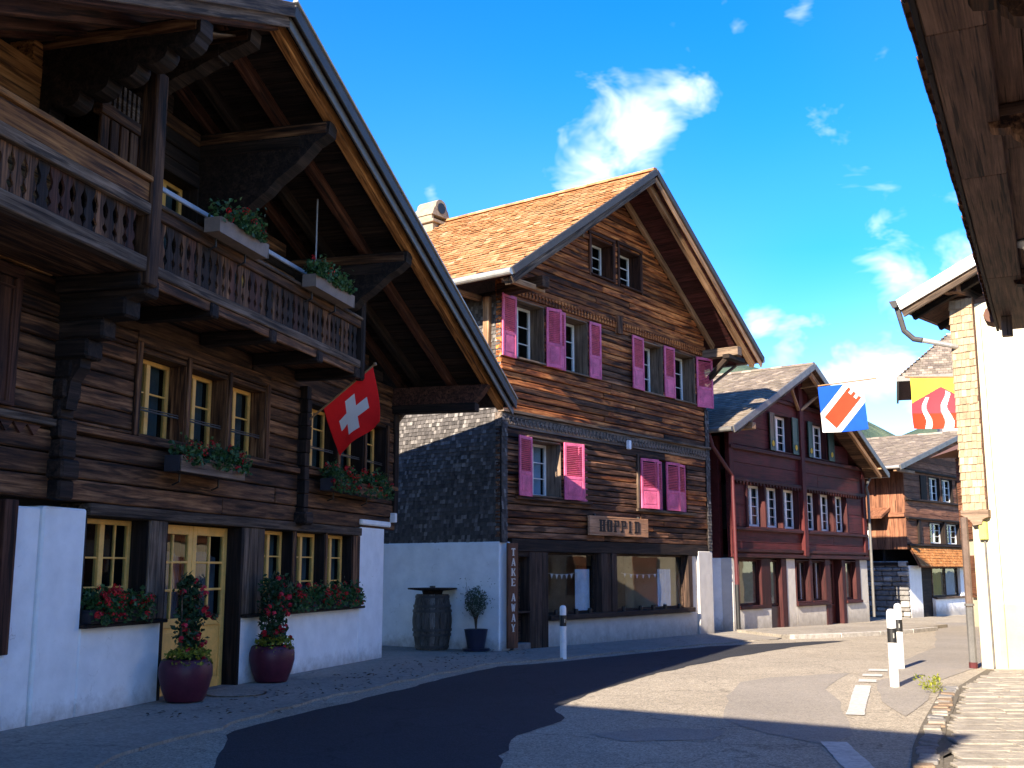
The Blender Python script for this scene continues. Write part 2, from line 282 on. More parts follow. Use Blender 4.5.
# ------------------------------------------------------------------ mesh helpers
def link(name, me, parent=None, mats=(), loc=None, mat4=None):
    o = bpy.data.objects.new(name, me); COL.objects.link(o)
    if me is not None:
        for m in mats: me.materials.append(m)
    if parent is not None: o.parent = parent
    if mat4 is not None: o.matrix_local = mat4
    elif loc is not None: o.location = loc
    return o
def tag(o, label=None, cat=None, group=None, kind=None):
    if label: o['label'] = label
    if cat: o['category'] = cat
    if group: o['group'] = group
    if kind: o['kind'] = kind
    return o
def chbox(lx, ly, lz, c):
    """chamfered box, centred"""
    a, b, d = lx / 2, ly / 2, lz / 2; c = min(c, a * .45, b * .45, d * .45)
    V = []; F = []
    idx = {}
    for sx in (-1, 1):
        for sy in (-1, 1):
            for sz in (-1, 1):
                idx[(sx, sy, sz, 0)] = len(V); V.append((sx * a, sy * (b - c), sz * (d - c)))
                idx[(sx, sy, sz, 1)] = len(V); V.append((sx * (a - c), sy * b, sz * (d - c)))
                idx[(sx, sy, sz, 2)] = len(V); V.append((sx * (a - c), sy * (b - c), sz * d))
    def quad(*k): F.append([idx[i] for i in k])
    for s in (-1, 1):
        q = [(s, -1, -1, 0), (s, 1, -1, 0), (s, 1, 1, 0), (s, -1, 1, 0)]; quad(*(q if s > 0 else q[::-1]))
        q = [(-1, s, -1, 1), (-1, s, 1, 1), (1, s, 1, 1), (1, s, -1, 1)]; quad(*(q if s > 0 else q[::-1]))
        q = [(-1, -1, s, 2), (1, -1, s, 2), (1, 1, s, 2), (-1, 1, s, 2)]; quad(*(q if s > 0 else q[::-1]))
    for s in (-1, 1):
        for t in (-1, 1):
            for q in ([(s, t, -1, 0), (s, t, -1, 1), (s, t, 1, 1), (s, t, 1, 0)], [(s, -1, t, 0), (s, 1, t, 0), (s, 1, t, 2), (s, -1, t, 2)], [(-1, s, t, 1), (1, s, t, 1), (1, s, t, 2), (-1, s, t, 2)]):
                quad(*q)
            for u in (-1, 1): quad((s, t, u, 0), (s, t, u, 1), (s, t, u, 2))
    return V, F
def fixn(me):
    import bmesh
    bm = bmesh.new(); bm.from_mesh(me); bmesh.ops.recalc_face_normals(bm, faces=bm.faces); bm.to_mesh(me); bm.free(); return me
_cache = {}
def plank(name, par, x0, x1, y0, y1, z0, z1, mat, ch=.008, rot=None):
    """a board or block from x0..x1, y0..y1, z0..z1 in the parent's frame; its own X axis is its long side"""
    sx, sy, sz = x1 - x0, y1 - y0, z1 - z0; c = Vector(((x0 + x1) / 2, (y0 + y1) / 2, (z0 + z1) / 2))
    if sx >= sy and sx >= sz: dims = (sx, sy, sz); rm = Matrix.Identity(3)
    elif sz >= sy: dims = (sz, sy, sx); rm = Matrix(((0, 0, -1), (0, 1, 0), (1, 0, 0)))
    else: dims = (sy, sx, sz); rm = Matrix(((0, -1, 0), (1, 0, 0), (0, 0, 1)))
    key = (round(dims[0], 3), round(dims[1], 3), round(dims[2], 3), ch, mat.name)
    me = _cache.get(key)
    if me is None:
        me = bpy.data.meshes.new(name); V, F = chbox(*dims, ch); me.from_pydata(V, [], F); fixn(me); me.materials.append(mat); _cache[key] = me
    m4 = Matrix.Translation(c) @ (rot or Matrix.Identity(3)).to_4x4() @ rm.to_4x4()
    return link(name, me, par, (), mat4=m4)
def beam(name, par, p0, p1, w, h, mat, up=(0, 0, 1), ch=.01):
    p0 = Vector(p0); p1 = Vector(p1); x = (p1 - p0); ln = x.length; x.normalize(); up = Vector(up)
    y = up.cross(x).normalized(); z = x.cross(y)
    me = bpy.data.meshes.new(name); V, F = chbox(ln, w, h, ch); me.from_pydata(V, [], F); fixn(me); me.materials.append(mat)
    rm = Matrix((x, y, z)).transposed(); return link(name, me, par, (), mat4=Matrix.Translation((p0 + p1) / 2) @ rm.to_4x4())
class G:
    """collects geometry for ONE mesh"""
    def __init__(s): s.V = []; s.F = []; s.T = []; s.MI = []
    def add(s, V, F, t=.5, mi=0):
        n = len(s.V); s.V += [tuple(v) for v in V]; s.F += [[i + n for i in f] for f in F]; s.T += [t] * len(F); s.MI += [mi] * len(F)
    def box(s, x0, x1, y0, y1, z0, z1, c=.006, t=.5, mi=0):
        V, F = chbox(x1 - x0, y1 - y0, z1 - z0, c); m = Vector(((x0 + x1) / 2, (y0 + y1) / 2, (z0 + z1) / 2)); s.add([Vector(v) + m for v in V], F, t, mi)
    def cbox(s, x0, x1, y0, y1, z0, z1, t=.5, mi=0):
        V = [(x, y, z) for x in (x0, x1) for y in (y0, y1) for z in (z0, z1)]
        s.add(V, [(0, 1, 3, 2), (4, 6, 7, 5), (0, 4, 5, 1), (2, 3, 7, 6), (0, 2, 6, 4), (1, 5, 7, 3)], t, mi)
    def tube(s, pts, r, n=10, t=.5, mi=0, cap=True):
        pts = [Vector(p) for p in pts]; rr = r if isinstance(r, (list, tuple)) else [r] * len(pts); V = []; F = []; prev = None
        for i, p in enumerate(pts):
            d = (pts[min(i + 1, len(pts) - 1)] - pts[max(i - 1, 0)]).normalized()
            a = Vector((0, 0, 1)) if abs(d.z) < .9 else Vector((1, 0, 0))
            if prev is not None: a = prev
            x = d.cross(a).cross(d)
            if x.length < 1e-6: x = d.orthogonal()
            x.normalize(); y = d.cross(x); prev = x
            for k in range(n):
                q = 2 * math.pi * k / n; V.append(p + x * (math.cos(q) * rr[i]) + y * (math.sin(q) * rr[i]))
        for i in range(len(pts) - 1):
            for k in range(n): F.append((i * n + k, i * n + (k + 1) % n, (i + 1) * n + (k + 1) % n, (i + 1) * n + k))
        if cap: F.append(list(range(n))[::-1]); F.append([(len(pts) - 1) * n + k for k in range(n)])
        s.add(V, F, t, mi)
    def lathe(s, prof, n=28, c=(0, 0, 0), t=.5, mi=0):
        V = []; F = []
        for r, z in prof:
            for k in range(n):
                q = 2 * math.pi * k / n; V.append((c[0] + r * math.cos(q), c[1] + r * math.sin(q), c[2] + z))
        for i in range(len(prof) - 1):
            for k in range(n): F.append((i * n + k, i * n + (k + 1) % n, (i + 1) * n + (k + 1) % n, (i + 1) * n + k))
        s.add(V, F, t, mi)
    def prism(s, poly, axis, a0, a1, t=.5, mi=0):
        """poly of 2-D points extruded along axis: 'x' -> (y,z), 'y' -> (x,z), 'z' -> (x,y)"""
        def P(p, a): return {'x': (a, p[0], p[1]), 'y': (p[0], a, p[1]), 'z': (p[0], p[1], a)}[axis]
        n = len(poly); V = [P(p, a0) for p in poly] + [P(p, a1) for p in poly]
        F = [list(range(n)), list(range(n, 2 * n))[::-1]] + [(i, (i + 1) % n, n + (i + 1) % n, n + i) for i in range(n)]
        s.add(V, F, t, mi)
    def leaf(s, c, size, rng, asp=1.6, t=None, nrm=None):
        c = Vector(c)
        d = Vector((rng.gauss(0, 1), rng.gauss(0, 1), rng.gauss(0, 1))).normalized()
        n = Vector((rng.gauss(0, 1), rng.gauss(0, 1), rng.gauss(0, .8) + .6)).normalized() if nrm is None else nrm
        x = d.cross(n)
        if x.length < 1e-4: return
        x.normalize(); d = n.cross(x); a = size * rng.uniform(.7, 1.25); w = a / asp
        V = [c - d * a * .5, c + x * w * .5 + n * a * .12, c + d * a * .5, c - x * w * .5 + n * a * .12]
        s.add(V, [(0, 1, 2), (0, 2, 3)], rng.random() if t is None else t)
    def build(s, name, mats, par=None, loc=None, kind=None, smooth=False, norm=True, mat4=None):
        me = bpy.data.meshes.new(name); me.from_pydata(s.V, [], s.F)
        if norm: fixn(me)
        at = me.attributes.new('tint', 'FLOAT', 'FACE'); at.data.foreach_set('value', s.T)
        me.polygons.foreach_set('material_index', s.MI)
        if smooth: me.polygons.foreach_set('use_smooth', [True] * len(me.polygons))
        o = link(name, me, par, mats if isinstance(mats, (list, tuple)) else (mats,), loc=loc, mat4=mat4)
        if kind: o['kind'] = kind
        return o
def empty(name, x, y, z, heading, label, cat, group=None, frame=True):
    """local x runs along the facade (heading in degrees right of +Y), local -y is towards the street"""
    o = bpy.data.objects.new(name, None); COL.objects.link(o); o.empty_display_size = .3
    o.location = (x, y, z); o.rotation_euler = (0, 0, R_(90 - heading)); return tag(o, label, cat, group)
def gz(y): return -0.0085 * (min(max(y, 17.0), 60.0) - 17.0)

# ------------------------------------------------------------------ ground, road, pavements
def clip_band(poly, y0, y1):
    def cl(ps, keep, yc):
        out = []
        for i in range(len(ps)):
            a, b = ps[i], ps[(i + 1) % len(ps)]; ka, kb = keep(a[1]), keep(b[1])
            if ka: out.append(a)
            if ka != kb:
                t = (yc - a[1]) / (b[1] - a[1]); out.append((a[0] + (b[0] - a[0]) * t, yc))
        return out
    p = cl(poly, lambda y: y >= y0, y0); p = cl(p, lambda y: y <= y1, y1) if p else p
    return p
def rag(poly, amp, step=.35, seed=1, skip=()):
    """ragged outline: subdivide the edges and push the points about"""
    r = random.Random(seed); out = []
    for i, a in enumerate(poly):
        b = poly[(i + 1) % len(poly)]; out.append(a)
        if i in skip: continue
        d = math.hypot(b[0] - a[0], b[1] - a[1]); n = int(d / step)
        for k in range(1, n):
            t = k / n; nx, ny = -(b[1] - a[1]) / d, (b[0] - a[0]) / d
            w = amp * (noise.noise((a[0] + (b[0] - a[0]) * t, (a[1] + (b[1] - a[1]) * t) * 1.0, seed * 3.1)) * 1.6 + r.uniform(-.35, .35))
            out.append((a[0] + (b[0] - a[0]) * t + nx * w, a[1] + (b[1] - a[1]) * t + ny * w))
    return out
def sheet(name, poly, dz, mat, kind='structure', skirt=0, par=None):
    g = G()
    for y0, y1 in ((-900, 17), (17, 60), (60, 4000)):
        p = clip_band(poly, y0, y1)
        if len(p) >= 3: g.add([(x, y, gz(y) + dz) for x, y in p], [list(range(len(p)))])
    if skirt:
        for i in range(len(poly)):
            a, b = poly[i], poly[(i + 1) % len(poly)]
            g.add([(a[0], a[1], gz(a[1]) + dz), (b[0], b[1], gz(b[1]) + dz), (b[0], b[1], gz(b[1]) + dz - skirt), (a[0], a[1], gz(a[1]) + dz - skirt)], [(0, 1, 2, 3)])
    o = g.build(name, mat, par, norm=False)
    import bmesh
    bm = bmesh.new(); bm.from_mesh(o.data)
    bmesh.ops.triangulate(bm, faces=[f for f in bm.faces if len(f.verts) > 4])
    for f in bm.faces:
        if f.normal.z < -.2: f.normal_flip()
    bm.to_mesh(o.data); bm.free()
    if kind and par is None: o['kind'] = kind
    return o
sheet('ground', [(-900, -300), (900, -300), (900, 3000), (-900, 3000)], -.03, G_EARTH)
sheet('road', [(-14, -40), (14, -40), (14, 12), (22, 36), (60, 60), (60, 90), (-14, 90), (-14, 30)], 0, G_ROAD)
# newer asphalt along the left pavement, shade painted into its tone and edge
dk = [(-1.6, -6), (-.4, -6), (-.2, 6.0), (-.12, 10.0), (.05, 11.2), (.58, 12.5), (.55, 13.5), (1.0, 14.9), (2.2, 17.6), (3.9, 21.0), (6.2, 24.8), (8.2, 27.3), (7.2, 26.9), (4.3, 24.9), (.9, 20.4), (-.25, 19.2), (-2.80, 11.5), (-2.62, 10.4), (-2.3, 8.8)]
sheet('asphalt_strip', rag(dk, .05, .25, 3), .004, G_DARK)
sheet('asphalt_patch', rag([(2.30, 12.4), (2.75, 14.6), (3.30, 16.4), (3.9, 17.1), (5.35, 17.9), (4.75, 16.6), (4.25, 15.4), (4.05, 14.0), (3.7, 12.7), (3.35, 11.2), (2.9, 10.6), (2.5, 11.4)], .05, .5, 8), .004, G_GREY)
sheet('asphalt_patch', rag([(.75, 11.3), (1.5, 11.75), (2.15, 11.5), (1.9, 10.9), (1.05, 10.8)], .05, .3, 12), .004, G_GREY)
sheet('asphalt_patch', rag([(4.5, 10.9), (3.1, 9.3), (1.5, 8.0), (1.9, 7.2), (3.0, 7.6), (3.15, 9.0)], .05, .4, 5), .006, G_GREY)
# pavements
pl = [(-9, -6), (-3.6, -6), (-3.55, 6.5), (-3.42, 9.8), (-2.95, 12.0), (-1.9, 15.4), (-.35, 19.7), (.9, 20.95), (2.4, 23.0), (4.5, 25.6), (6.6, 27.9), (9.0, 33.5), (-6, 45), (-9, 30)]
sheet('pavement', rag(pl, .11, .22, 21, skip=(0, 12, 13)), .028, G_PAVE, skirt=.12)
sheet('pavement', rag([(6.75, 28.25), (8.3, 29.1), (10.9, 31.3), (13.4, 34.6), (12.0, 36.5), (6.2, 31.0)], .02, .6, 4), .10, G_PAVE, skirt=.2)
for i, (a, b) in enumerate([((6.95, 28.0), (8.35, 28.85)), ((8.38, 28.87), (9.7, 29.9)), ((9.72, 29.93), (11.0, 31.1)), ((11.02, 31.12), (12.3, 32.7))]):
    beam('kerbstone', None, (a[0], a[1], gz(a[1]) + .03), (b[0], b[1], gz(b[1]) + .03), .16, .16, M_STONEL)['kind'] = 'structure'
sheet('pavement', rag([(6.0, 16.2), (7.75, 18.9), (12.5, 24.5), (16.5, 38.5), (14.5, 38.5), (9.2, 24.5), (6.75, 19.9), (5.75, 17.2)], .03, .6, 14), .006, G_GREY)
sheet('pavement', rag([(4.35, 12.6), (5.2, 14.2), (5.8, 15.6), (6.05, 16.1), (5.75, 17.15), (5.3, 16.5), (4.95, 15.4), (4.55, 14.0)], .03, .5, 15), .006, G_GREY)
# worn white edge line on the right
def dash(p0, p1, w):
    d = Vector((p1[0] - p0[0], p1[1] - p0[1])).normalized(); n = Vector((-d.y, d.x)) * w / 2
    return sheet('road_marking', rag([(p0[0] + n.x, p0[1] + n.y), (p0[0] - n.x, p0[1] - n.y), (p1[0] - n.x, p1[1] - n.y), (p1[0] + n.x, p1[1] + n.y)], .012, .12, 31), .010, G_PAINT)
dash((2.78, 9.0), (3.02, 10.75), .24); dash((3.82, 12.7), (4.92, 15.9), .20)
dash((5.12, 16.35), (5.26, 16.75), .26); dash((5.48, 17.25), (5.62, 17.65), .28); dash((5.88, 18.2), (6.02, 18.6), .30)
# cobbled footpath on the right: every setted row its own stones
cob = sheet('footpath', [(3.3, 2.0), (3.28, 8.9), (3.85, 10.43), (4.47, 11.9), (5.55, 14.3), (6.05, 15.5), (7.8, 18.6), (9.3, 17.2), (3.2, 4.0)], .006, G_JOINT)
def footpath_stones():
    r = random.Random(5); n = 0
    def xl(y):
        P = [(2, 3.35), (8.9, 3.40), (10.43, 3.95), (11.9, 4.58), (14.35, 5.68), (15.55, 6.2), (18.6, 7.95)]
        for (a, xa), (b, xb) in zip(P, P[1:]):
            if a <= y <= b: return xa + (xb - xa) * (y - a) / (b - a)
        return 99
    def xr(y): return min(9.0, .46 * y + 1.15, 7.83 + (18.93 - y) * 1.07 - .15)
    y = 7.6; ang = -.04
    while y < 18.3:
        h = r.uniform(.19, .25); x = xl(y + h / 2); hi = xr(y + h / 2); x += r.uniform(0, .1)
        while x < hi - .2:
            w = min(r.uniform(.32, .72), hi - x)
            if w < .27: break
            zt = .006 + r.uniform(.018, .036); ky = round(h * 20) / 20; kw = round(w * 12) / 12
            o = plank('paving_stone', cob, x, x + kw - .012, y, y + ky - .012, -.03, 0, G_COB, .010)
            o.location.z += gz(y) + zt - .006; o.rotation_euler = (r.uniform(-.015, .015), r.uniform(-.012, .012), r.uniform(-.03, .03)); n += 1
            x += kw
        y += ky
    return n
n_st = footpath_stones()
# drainage row of rough reddish stones between the road and the footpath
r = random.Random(3); P = [(3.02, 8.4), (3.13, 9.0), (3.67, 10.43), (4.29, 11.9), (5.38, 14.35), (5.9, 15.55)]
gut = sheet('gutter', [(x - .02, y) for x, y in P] + [(x + .24, y - .03) for x, y in P[::-1]], .014, G_JOINT)
M_GUT = plain('reddish gutter stone', (.24, .17, .115), .9, .2, 6, .5, .5)
for (a, b) in zip(P, P[1:]):
    d = math.hypot(b[0] - a[0], b[1] - a[1]); k = int(d / .24)
    for i in range(k):
        t = (i + .5) / k; c = (a[0] + (b[0] - a[0]) * t + .11, a[1] + (b[1] - a[1]) * t)
        q = d / k - .02
        q *= r.uniform(.75, 1); o = plank('gutter_stone', gut, -.5 * round(q, 2), .5 * round(q, 2), -.085, .085, -.04, .0, r.choice((M_GUT, G_COB, M_STONE)), .016)
        o.location = (c[0] + r.uniform(-.03, .03), c[1], gz(c[1]) + .012 + r.uniform(-.008, .008)); o.rotation_euler = (r.uniform(-.05, .05), r.uniform(-.05, .05), math.atan2(b[1] - a[1], b[0] - a[0]) + r.uniform(-.14, .14))
# round cover in the left pavement
g = G(); g.lathe([(.0, .0), (.36, .0), (.36, -.02)], 40); mh = g.build('manhole_cover', G_PAVE, None, loc=(-3.55, 14.6, .043)); tag(mh, 'round flush concrete manhole cover in the pavement between the burgundy pots', 'manhole cover')
g = G(); g.lathe([(.365, .004), (.395, .004)], 40); g.build('rim', M_BLACK, mh, loc=(0, 0, -.003))
# fallen leaves
g = G(); r = random.Random(11)
for i in range(260):
    t = r.random(); y = r.uniform(12, 23); x = -3.6 + (y - 12) * .30 + r.uniform(-.6, .9)
    g.leaf((x, y, gz(y) + .048), .06, r, 1.4, nrm=Vector((r.gauss(0, .15), r.gauss(0, .15), 1)).normalized())
tag(g.build('fallen_leaves', leafmat('dry leaves', (.03, .02, .012), (.10, .065, .03))), 'small dry brown leaves scattered on the left pavement', 'leaves', kind='stuff')

# ------------------------------------------------------------------ hills behind the village
def hills():
    g = G(); nx, ny = 110, 26; V = []; F = []
    prof = [(-1200, 60), (-500, 120), (0, 215), (160, 228), (260, 218), (330, 192), (392, 160), (420, 140), (470, 158), (700, 140), (1100, 190), (1800, 90)]
    def H(x):
        for (a, ha), (b, hb) in zip(prof, prof[1:]):
            if a <= x <= b: return ha + (hb - ha) * (x - a) / (b - a)
        return 60
    for j in range(ny):
        for i in range(nx):
            y = 420 + j * 60; s = y / 1200.0
            x = (-1200 + 3000 * i / (nx - 1)); t = min(1, j / 13.0); e = t * t * (3 - 2 * t)
            z = H(x) * e * (1 if j < 16 else max(.5, 1 - (j - 16) * .06)) + 14 * e * noise.noise((x * .012, y * .012, 2)) + 5 * e * noise.noise((x * .05, y * .05, 7)) - 3
            V.append((x * s, y, z))
    for j in range(ny - 1):
        for i in range(nx - 1): F.append((j * nx + i, j * nx + i + 1, (j + 1) * nx + i + 1, (j + 1) * nx + i))
    g.add(V, F); o = g.build('hills', G_HILL, smooth=True); o['kind'] = 'structure'
hills()

# ------------------------------------------------------------------ building components
def courses(par, name, mats, z0, z1, h, lim, opens, y0, y1, seed, maxlen=6.0, jig=.012, mand=(), tops=None, gap=.003):
    """horizontal logs or boards between z0 and z1, interrupted by the openings"""
    r = random.Random(seed)
    zs = {z0, z1} | set(mand)
    for (a, b, c, d) in opens:
        for z in (c, d):
            if z0 < z < z1: zs.add(z)
    zs = sorted(zs); grid = [zs[0]]
    for z in zs[1:]:
        if z - grid[-1] < .045: continue
        n = max(1, round((z - grid[-1]) / h)); a = grid[-1]
        for k in range(1, n + 1): grid.append(a + (z - a) * k / n)
    cnt = 0
    for za, zb in zip(grid, grid[1:]):
        zm = (za + zb) / 2; ua, ub = lim(zm)
        if ub - ua < .1: continue
        iv = [(ua, ub)]
        for (a, b, c, d) in opens:
            if c < zm < d:
                nv = []
                for (p, q) in iv:
                    if b <= p or a >= q: nv.append((p, q)); continue
                    if a > p: nv.append((p, a))
                    if b < q: nv.append((b, q))
                iv = nv
        for (p, q) in iv:
            if q - p < .03: continue
            cuts = [p]
            while q - cuts[-1] > maxlen: cuts.append(cuts[-1] + r.uniform(maxlen * .45, maxlen * .95))
            cuts.append(q)
            if len(cuts) > 2 and cuts[-1] - cuts[-2] < .4: cuts.pop(-2)
            for a, b in zip(cuts, cuts[1:]):
                j = r.uniform(0, jig); m = mats if not isinstance(mats, (list, tuple)) else r.choice(mats)
                plank(name, par, a + .002, b - .002, y0 - j, y1, za + gap, zb - gap, m, .014 if gap > .005 else .010); cnt += 1
    return cnt
def window(par, u0, u1, z0, z1, y, mat, cols=2, rows=3, fw=.06, mull=True, jamb=None, y_face=0.0, glass=None, curtain=None, bars=None, sill=None, name='window', room=None):
    """casement window; its frame is the part, panes / bars / jambs / sill are sub-parts"""
    g = G(); d = .06
    g.box(u0, u0 + fw, y, y + d, z0, z1); g.box(u1 - fw, u1, y, y + d, z0, z1); g.box(u0 + fw, u1 - fw, y + .002, y + d, z0, z0 + fw); g.box(u0 + fw, u1 - fw, y + .002, y + d, z1 - fw, z1)
    if mull: um = (u0 + u1) / 2; g.box(um - fw * .75, um + fw * .75, y - .012, y + d, z0 + fw, z1 - fw)
    c = Vector(((u0 + u1) / 2, y, (z0 + z1) / 2)); g.V = [tuple(Vector(v) - c) for v in g.V]
    w = g.build(name, mat, par, loc=c)
    def sub(nm, a, b, p, q, e, f, m, ch=.005): return plank(nm, w, a - c.x, b - c.x, p - c.y, q - c.y, e - c.z, f - c.z, m, ch)
    halves = [(u0 + fw, (u0 + u1) / 2 - fw * .75), ((u0 + u1) / 2 + fw * .75, u1 - fw)] if mull else [(u0 + fw, u1 - fw)]
    cc = max(1, cols // len(halves)); bw = .022
    rowsz = [z0 + fw + (z1 - z0 - 2 * fw) * k / rows for k in range(rows + 1)] if bars is None else [z0 + fw] + [z0 + (z1 - z0) * b for b in bars] + [z1 - fw]
    for (a, b) in halves:
        xs = [a + (b - a) * k / cc for k in range(cc + 1)]
        for x in xs[1:-1]: sub('glazing_bar', x - bw / 2, x + bw / 2, y + .008, y + .05, z0 + fw, z1 - fw, mat)
        for z in rowsz[1:-1]: sub('glazing_bar', a, b, y + .010, y + .048, z - bw / 2, z + bw / 2, mat)
        for xa, xb in zip(xs, xs[1:]):
            for za, zb in zip(rowsz, rowsz[1:]):
                sub('pane', xa + .001, xb - .001, y + .026, y + .032, za + .001, zb - .001, glass or GLASS, .001)
    if jamb:
        sub('jamb', u0 - .03, u0 - .001, y_face, y + d, z0 - .0, z1, jamb); sub('jamb', u1 + .001, u1 + .03, y_face, y + d, z0, z1, jamb)
        sub('lintel', u0 - .03, u1 + .03, y_face + .004, y + d, z1 + .001, z1 + .03, jamb)
        sub('sill', u0 - .05, u1 + .05, y_face - .04, y + d, z0 - .04, z0 - .001, sill or jamb)
    if curtain:
        gg = G(); n = 30
        for (a, b) in halves:
            V = []; F = []
            for k in range(n + 1):
                x = a + (b - a) * k / n; yy = y + .12 + .018 * math.sin(k * 2.1) + .008 * math.sin(k * .9)
                V += [(x - c.x, yy - c.y, z0 - c.z), (x - c.x, yy - c.y, z1 - c.z)]
            for k in range(n): F.append((2 * k, 2 * k + 2, 2 * k + 3, 2 * k + 1))
            gg.add(V, F)
        gg.build('curtain', curtain, w)
    # the dark room behind
    gg = G(); a, b, p, q, e, f = u0 - c.x - .05, u1 - c.x + .05, y + .06 - c.y, y + .75 - c.y, z0 - c.z - .05, z1 - c.z + .05
    V = [(x, yy, z) for x in (a, b) for yy in (p, q) for z in (e, f)]
    gg.add(V, [(2, 3, 7, 6), (0, 1, 3, 2), (4, 6, 7, 5), (0, 2, 6, 4), (1, 5, 7, 3)]); gg.build('room', room or M_ROOM, w)
    return w
def shutter(par, u0, u1, z0, z1, y, mat, ang=0.0, hinge=0, split=.36, name='shutter', slats=True):
    """louvred leaf: frame (the part) with slats above and a panel below; ang swings it about its hinge edge"""
    w = u1 - u0; h = z1 - z0; fw = .065; t = .035; g = G()
    g.box(0, fw, -t, 0, 0, h, .004); g.box(w - fw, w, -t, 0, 0, h, .004)
    for z in (0, h * split, h - fw * 1.1): g.box(fw, w - fw, -t + .002, -.002, z, z + fw * 1.1, .004)
    g.V = [(x - hinge * w, yy, z) for x, yy, z in g.V]
    m4 = Matrix.Translation((u0 + hinge * w, y, z0)) @ Matrix.Rotation(R_(ang), 4, 'Z')
    o = g.build(name, mat, par, mat4=m4)
    s = G(); zz = h * split + fw * 1.1 + .02
    if slats:
        while zz < h - fw * 1.1 - .02:
            V, F = chbox(w - 2 * fw, .034, .008, .001); rm = Matrix.Rotation(R_(-38), 3, 'X'); s.add([rm @ Vector(v) + Vector((w / 2 - hinge * w, -t / 2, zz)) for v in V], F); zz += .042
    else: s.box(fw - hinge * w, w - fw - hinge * w, -t * .7, -t * .35, h * split, h - fw, .004)
    so = s.build('slats', mat, o)
    if slats: so['kind'] = 'stuff'
    p = G(); p.box(fw - hinge * w, w - fw - hinge * w, -t * .7, -t * .3, fw, h * split + .01, .004); p.box(fw + .05 - hinge * w, w - fw - .05 - hinge * w, -t * .9, -t * .5, fw * 1.7, h * split - fw * .6, .006); p.build('panel', mat, o)
    return o
def tiles(par, name, o, ax, ay, L, S, tw, th, mat, seed, lift=.028, thick=.016, jit=.006):
    """rows of overlapping tiles over a slope: o = lower corner, ax along the eave, ay up the slope"""
    r = random.Random(seed); o = Vector(o); ax = Vector(ax).normalized(); ay = Vector(ay).normalized(); n = ax.cross(ay)
    if n.z < 0: n = -n
    g = G(); rows = int(S / th); cols = int(L / tw)
    for j in range(rows):
        off = (j % 2) * tw * .5
        for i in range(cols + 1):
            x0 = i * tw - off; x1 = x0 + tw * .965
            x0 = max(0, x0); x1 = min(L, x1)
            if x1 - x0 < .02: continue
            y0 = j * th + r.uniform(-jit, jit); y1 = min(S, y0 + th * 1.3); l = lift + r.uniform(-jit, jit) * .8
            p = [o + ax * x0 + ay * y0 + n * l, o + ax * x1 + ay * y0 + n * (l + r.uniform(-jit, jit) * .5), o + ax * x1 + ay * y1 + n * .006, o + ax * x0 + ay * y1 + n * .006]
            q = [v - n * thick for v in p[:2]]
            g.add(p + q, [(0, 1, 2, 3), (4, 5, 1, 0), (4, 0, 3), (5, 2, 1)], min(1, max(0, r.gauss(.5, .23))))
    ob = g.build(name, mat, par, norm=False); ob['kind'] = 'stuff'; return ob
def shingles(par, name, o, ax, az, L, S, nrm, mat, seed, tw=.10, th=.11, shape=None):
    r = random.Random(seed); o = Vector(o); ax = Vector(ax).normalized(); az = Vector(az).normalized(); n = Vector(nrm).normalized(); g = G()
    for j in range(int(S / th)):
        x = -r.uniform(0, tw)
        while x < L:
            w = tw * r.uniform(.7, 1.3); a = max(0, x); b = min(L, x + w * .95); x += w
            if b - a < .015: continue
            if shape and not shape((a + b) / 2, (j + .5) * th): continue
            z0 = j * th + r.uniform(-.006, .006); z1 = z0 + th * 1.25; l = .022 + r.uniform(-.006, .008)
            p = [o + ax * a + az * z0 + n * l, o + ax * b + az * z0 + n * l, o + ax * b + az * z1 + n * .003, o + ax * a + az * z1 + n * .003]; q = [v - n * .012 for v in p[:2]]
            g.add(p + q, [(0, 1, 2, 3), (4, 5, 1, 0), (4, 0, 3), (5, 2, 1)], min(1, max(0, r.gauss(.45, .26))))
    ob = g.build(name, mat, par, norm=False); ob['kind'] = 'stuff'; return ob
def slab(name, par, pts, thick, mat):
    """a sloping plate: four corner points of the top face, thickness downwards along its normal"""
    p = [Vector(q) for q in pts]; n = (p[1] - p[0]).cross(p[3] - p[0]).normalized()
    if n.z < 0: n = -n
    g = G(); g.add(p + [q - n * thick for q in p], [(0, 1, 2, 3), (7, 6, 5, 4), (0, 4, 5, 1), (1, 5, 6, 2), (2, 6, 7, 3), (3, 7, 4, 0)])
    return g.build(name, mat, par)
def box_part(name, par, x0, x1, y0, y1, z0, z1, mat, ch=.012): 
    g = G(); g.box(x0, x1, y0, y1, z0, z1, ch); return g.build(name, mat, par)

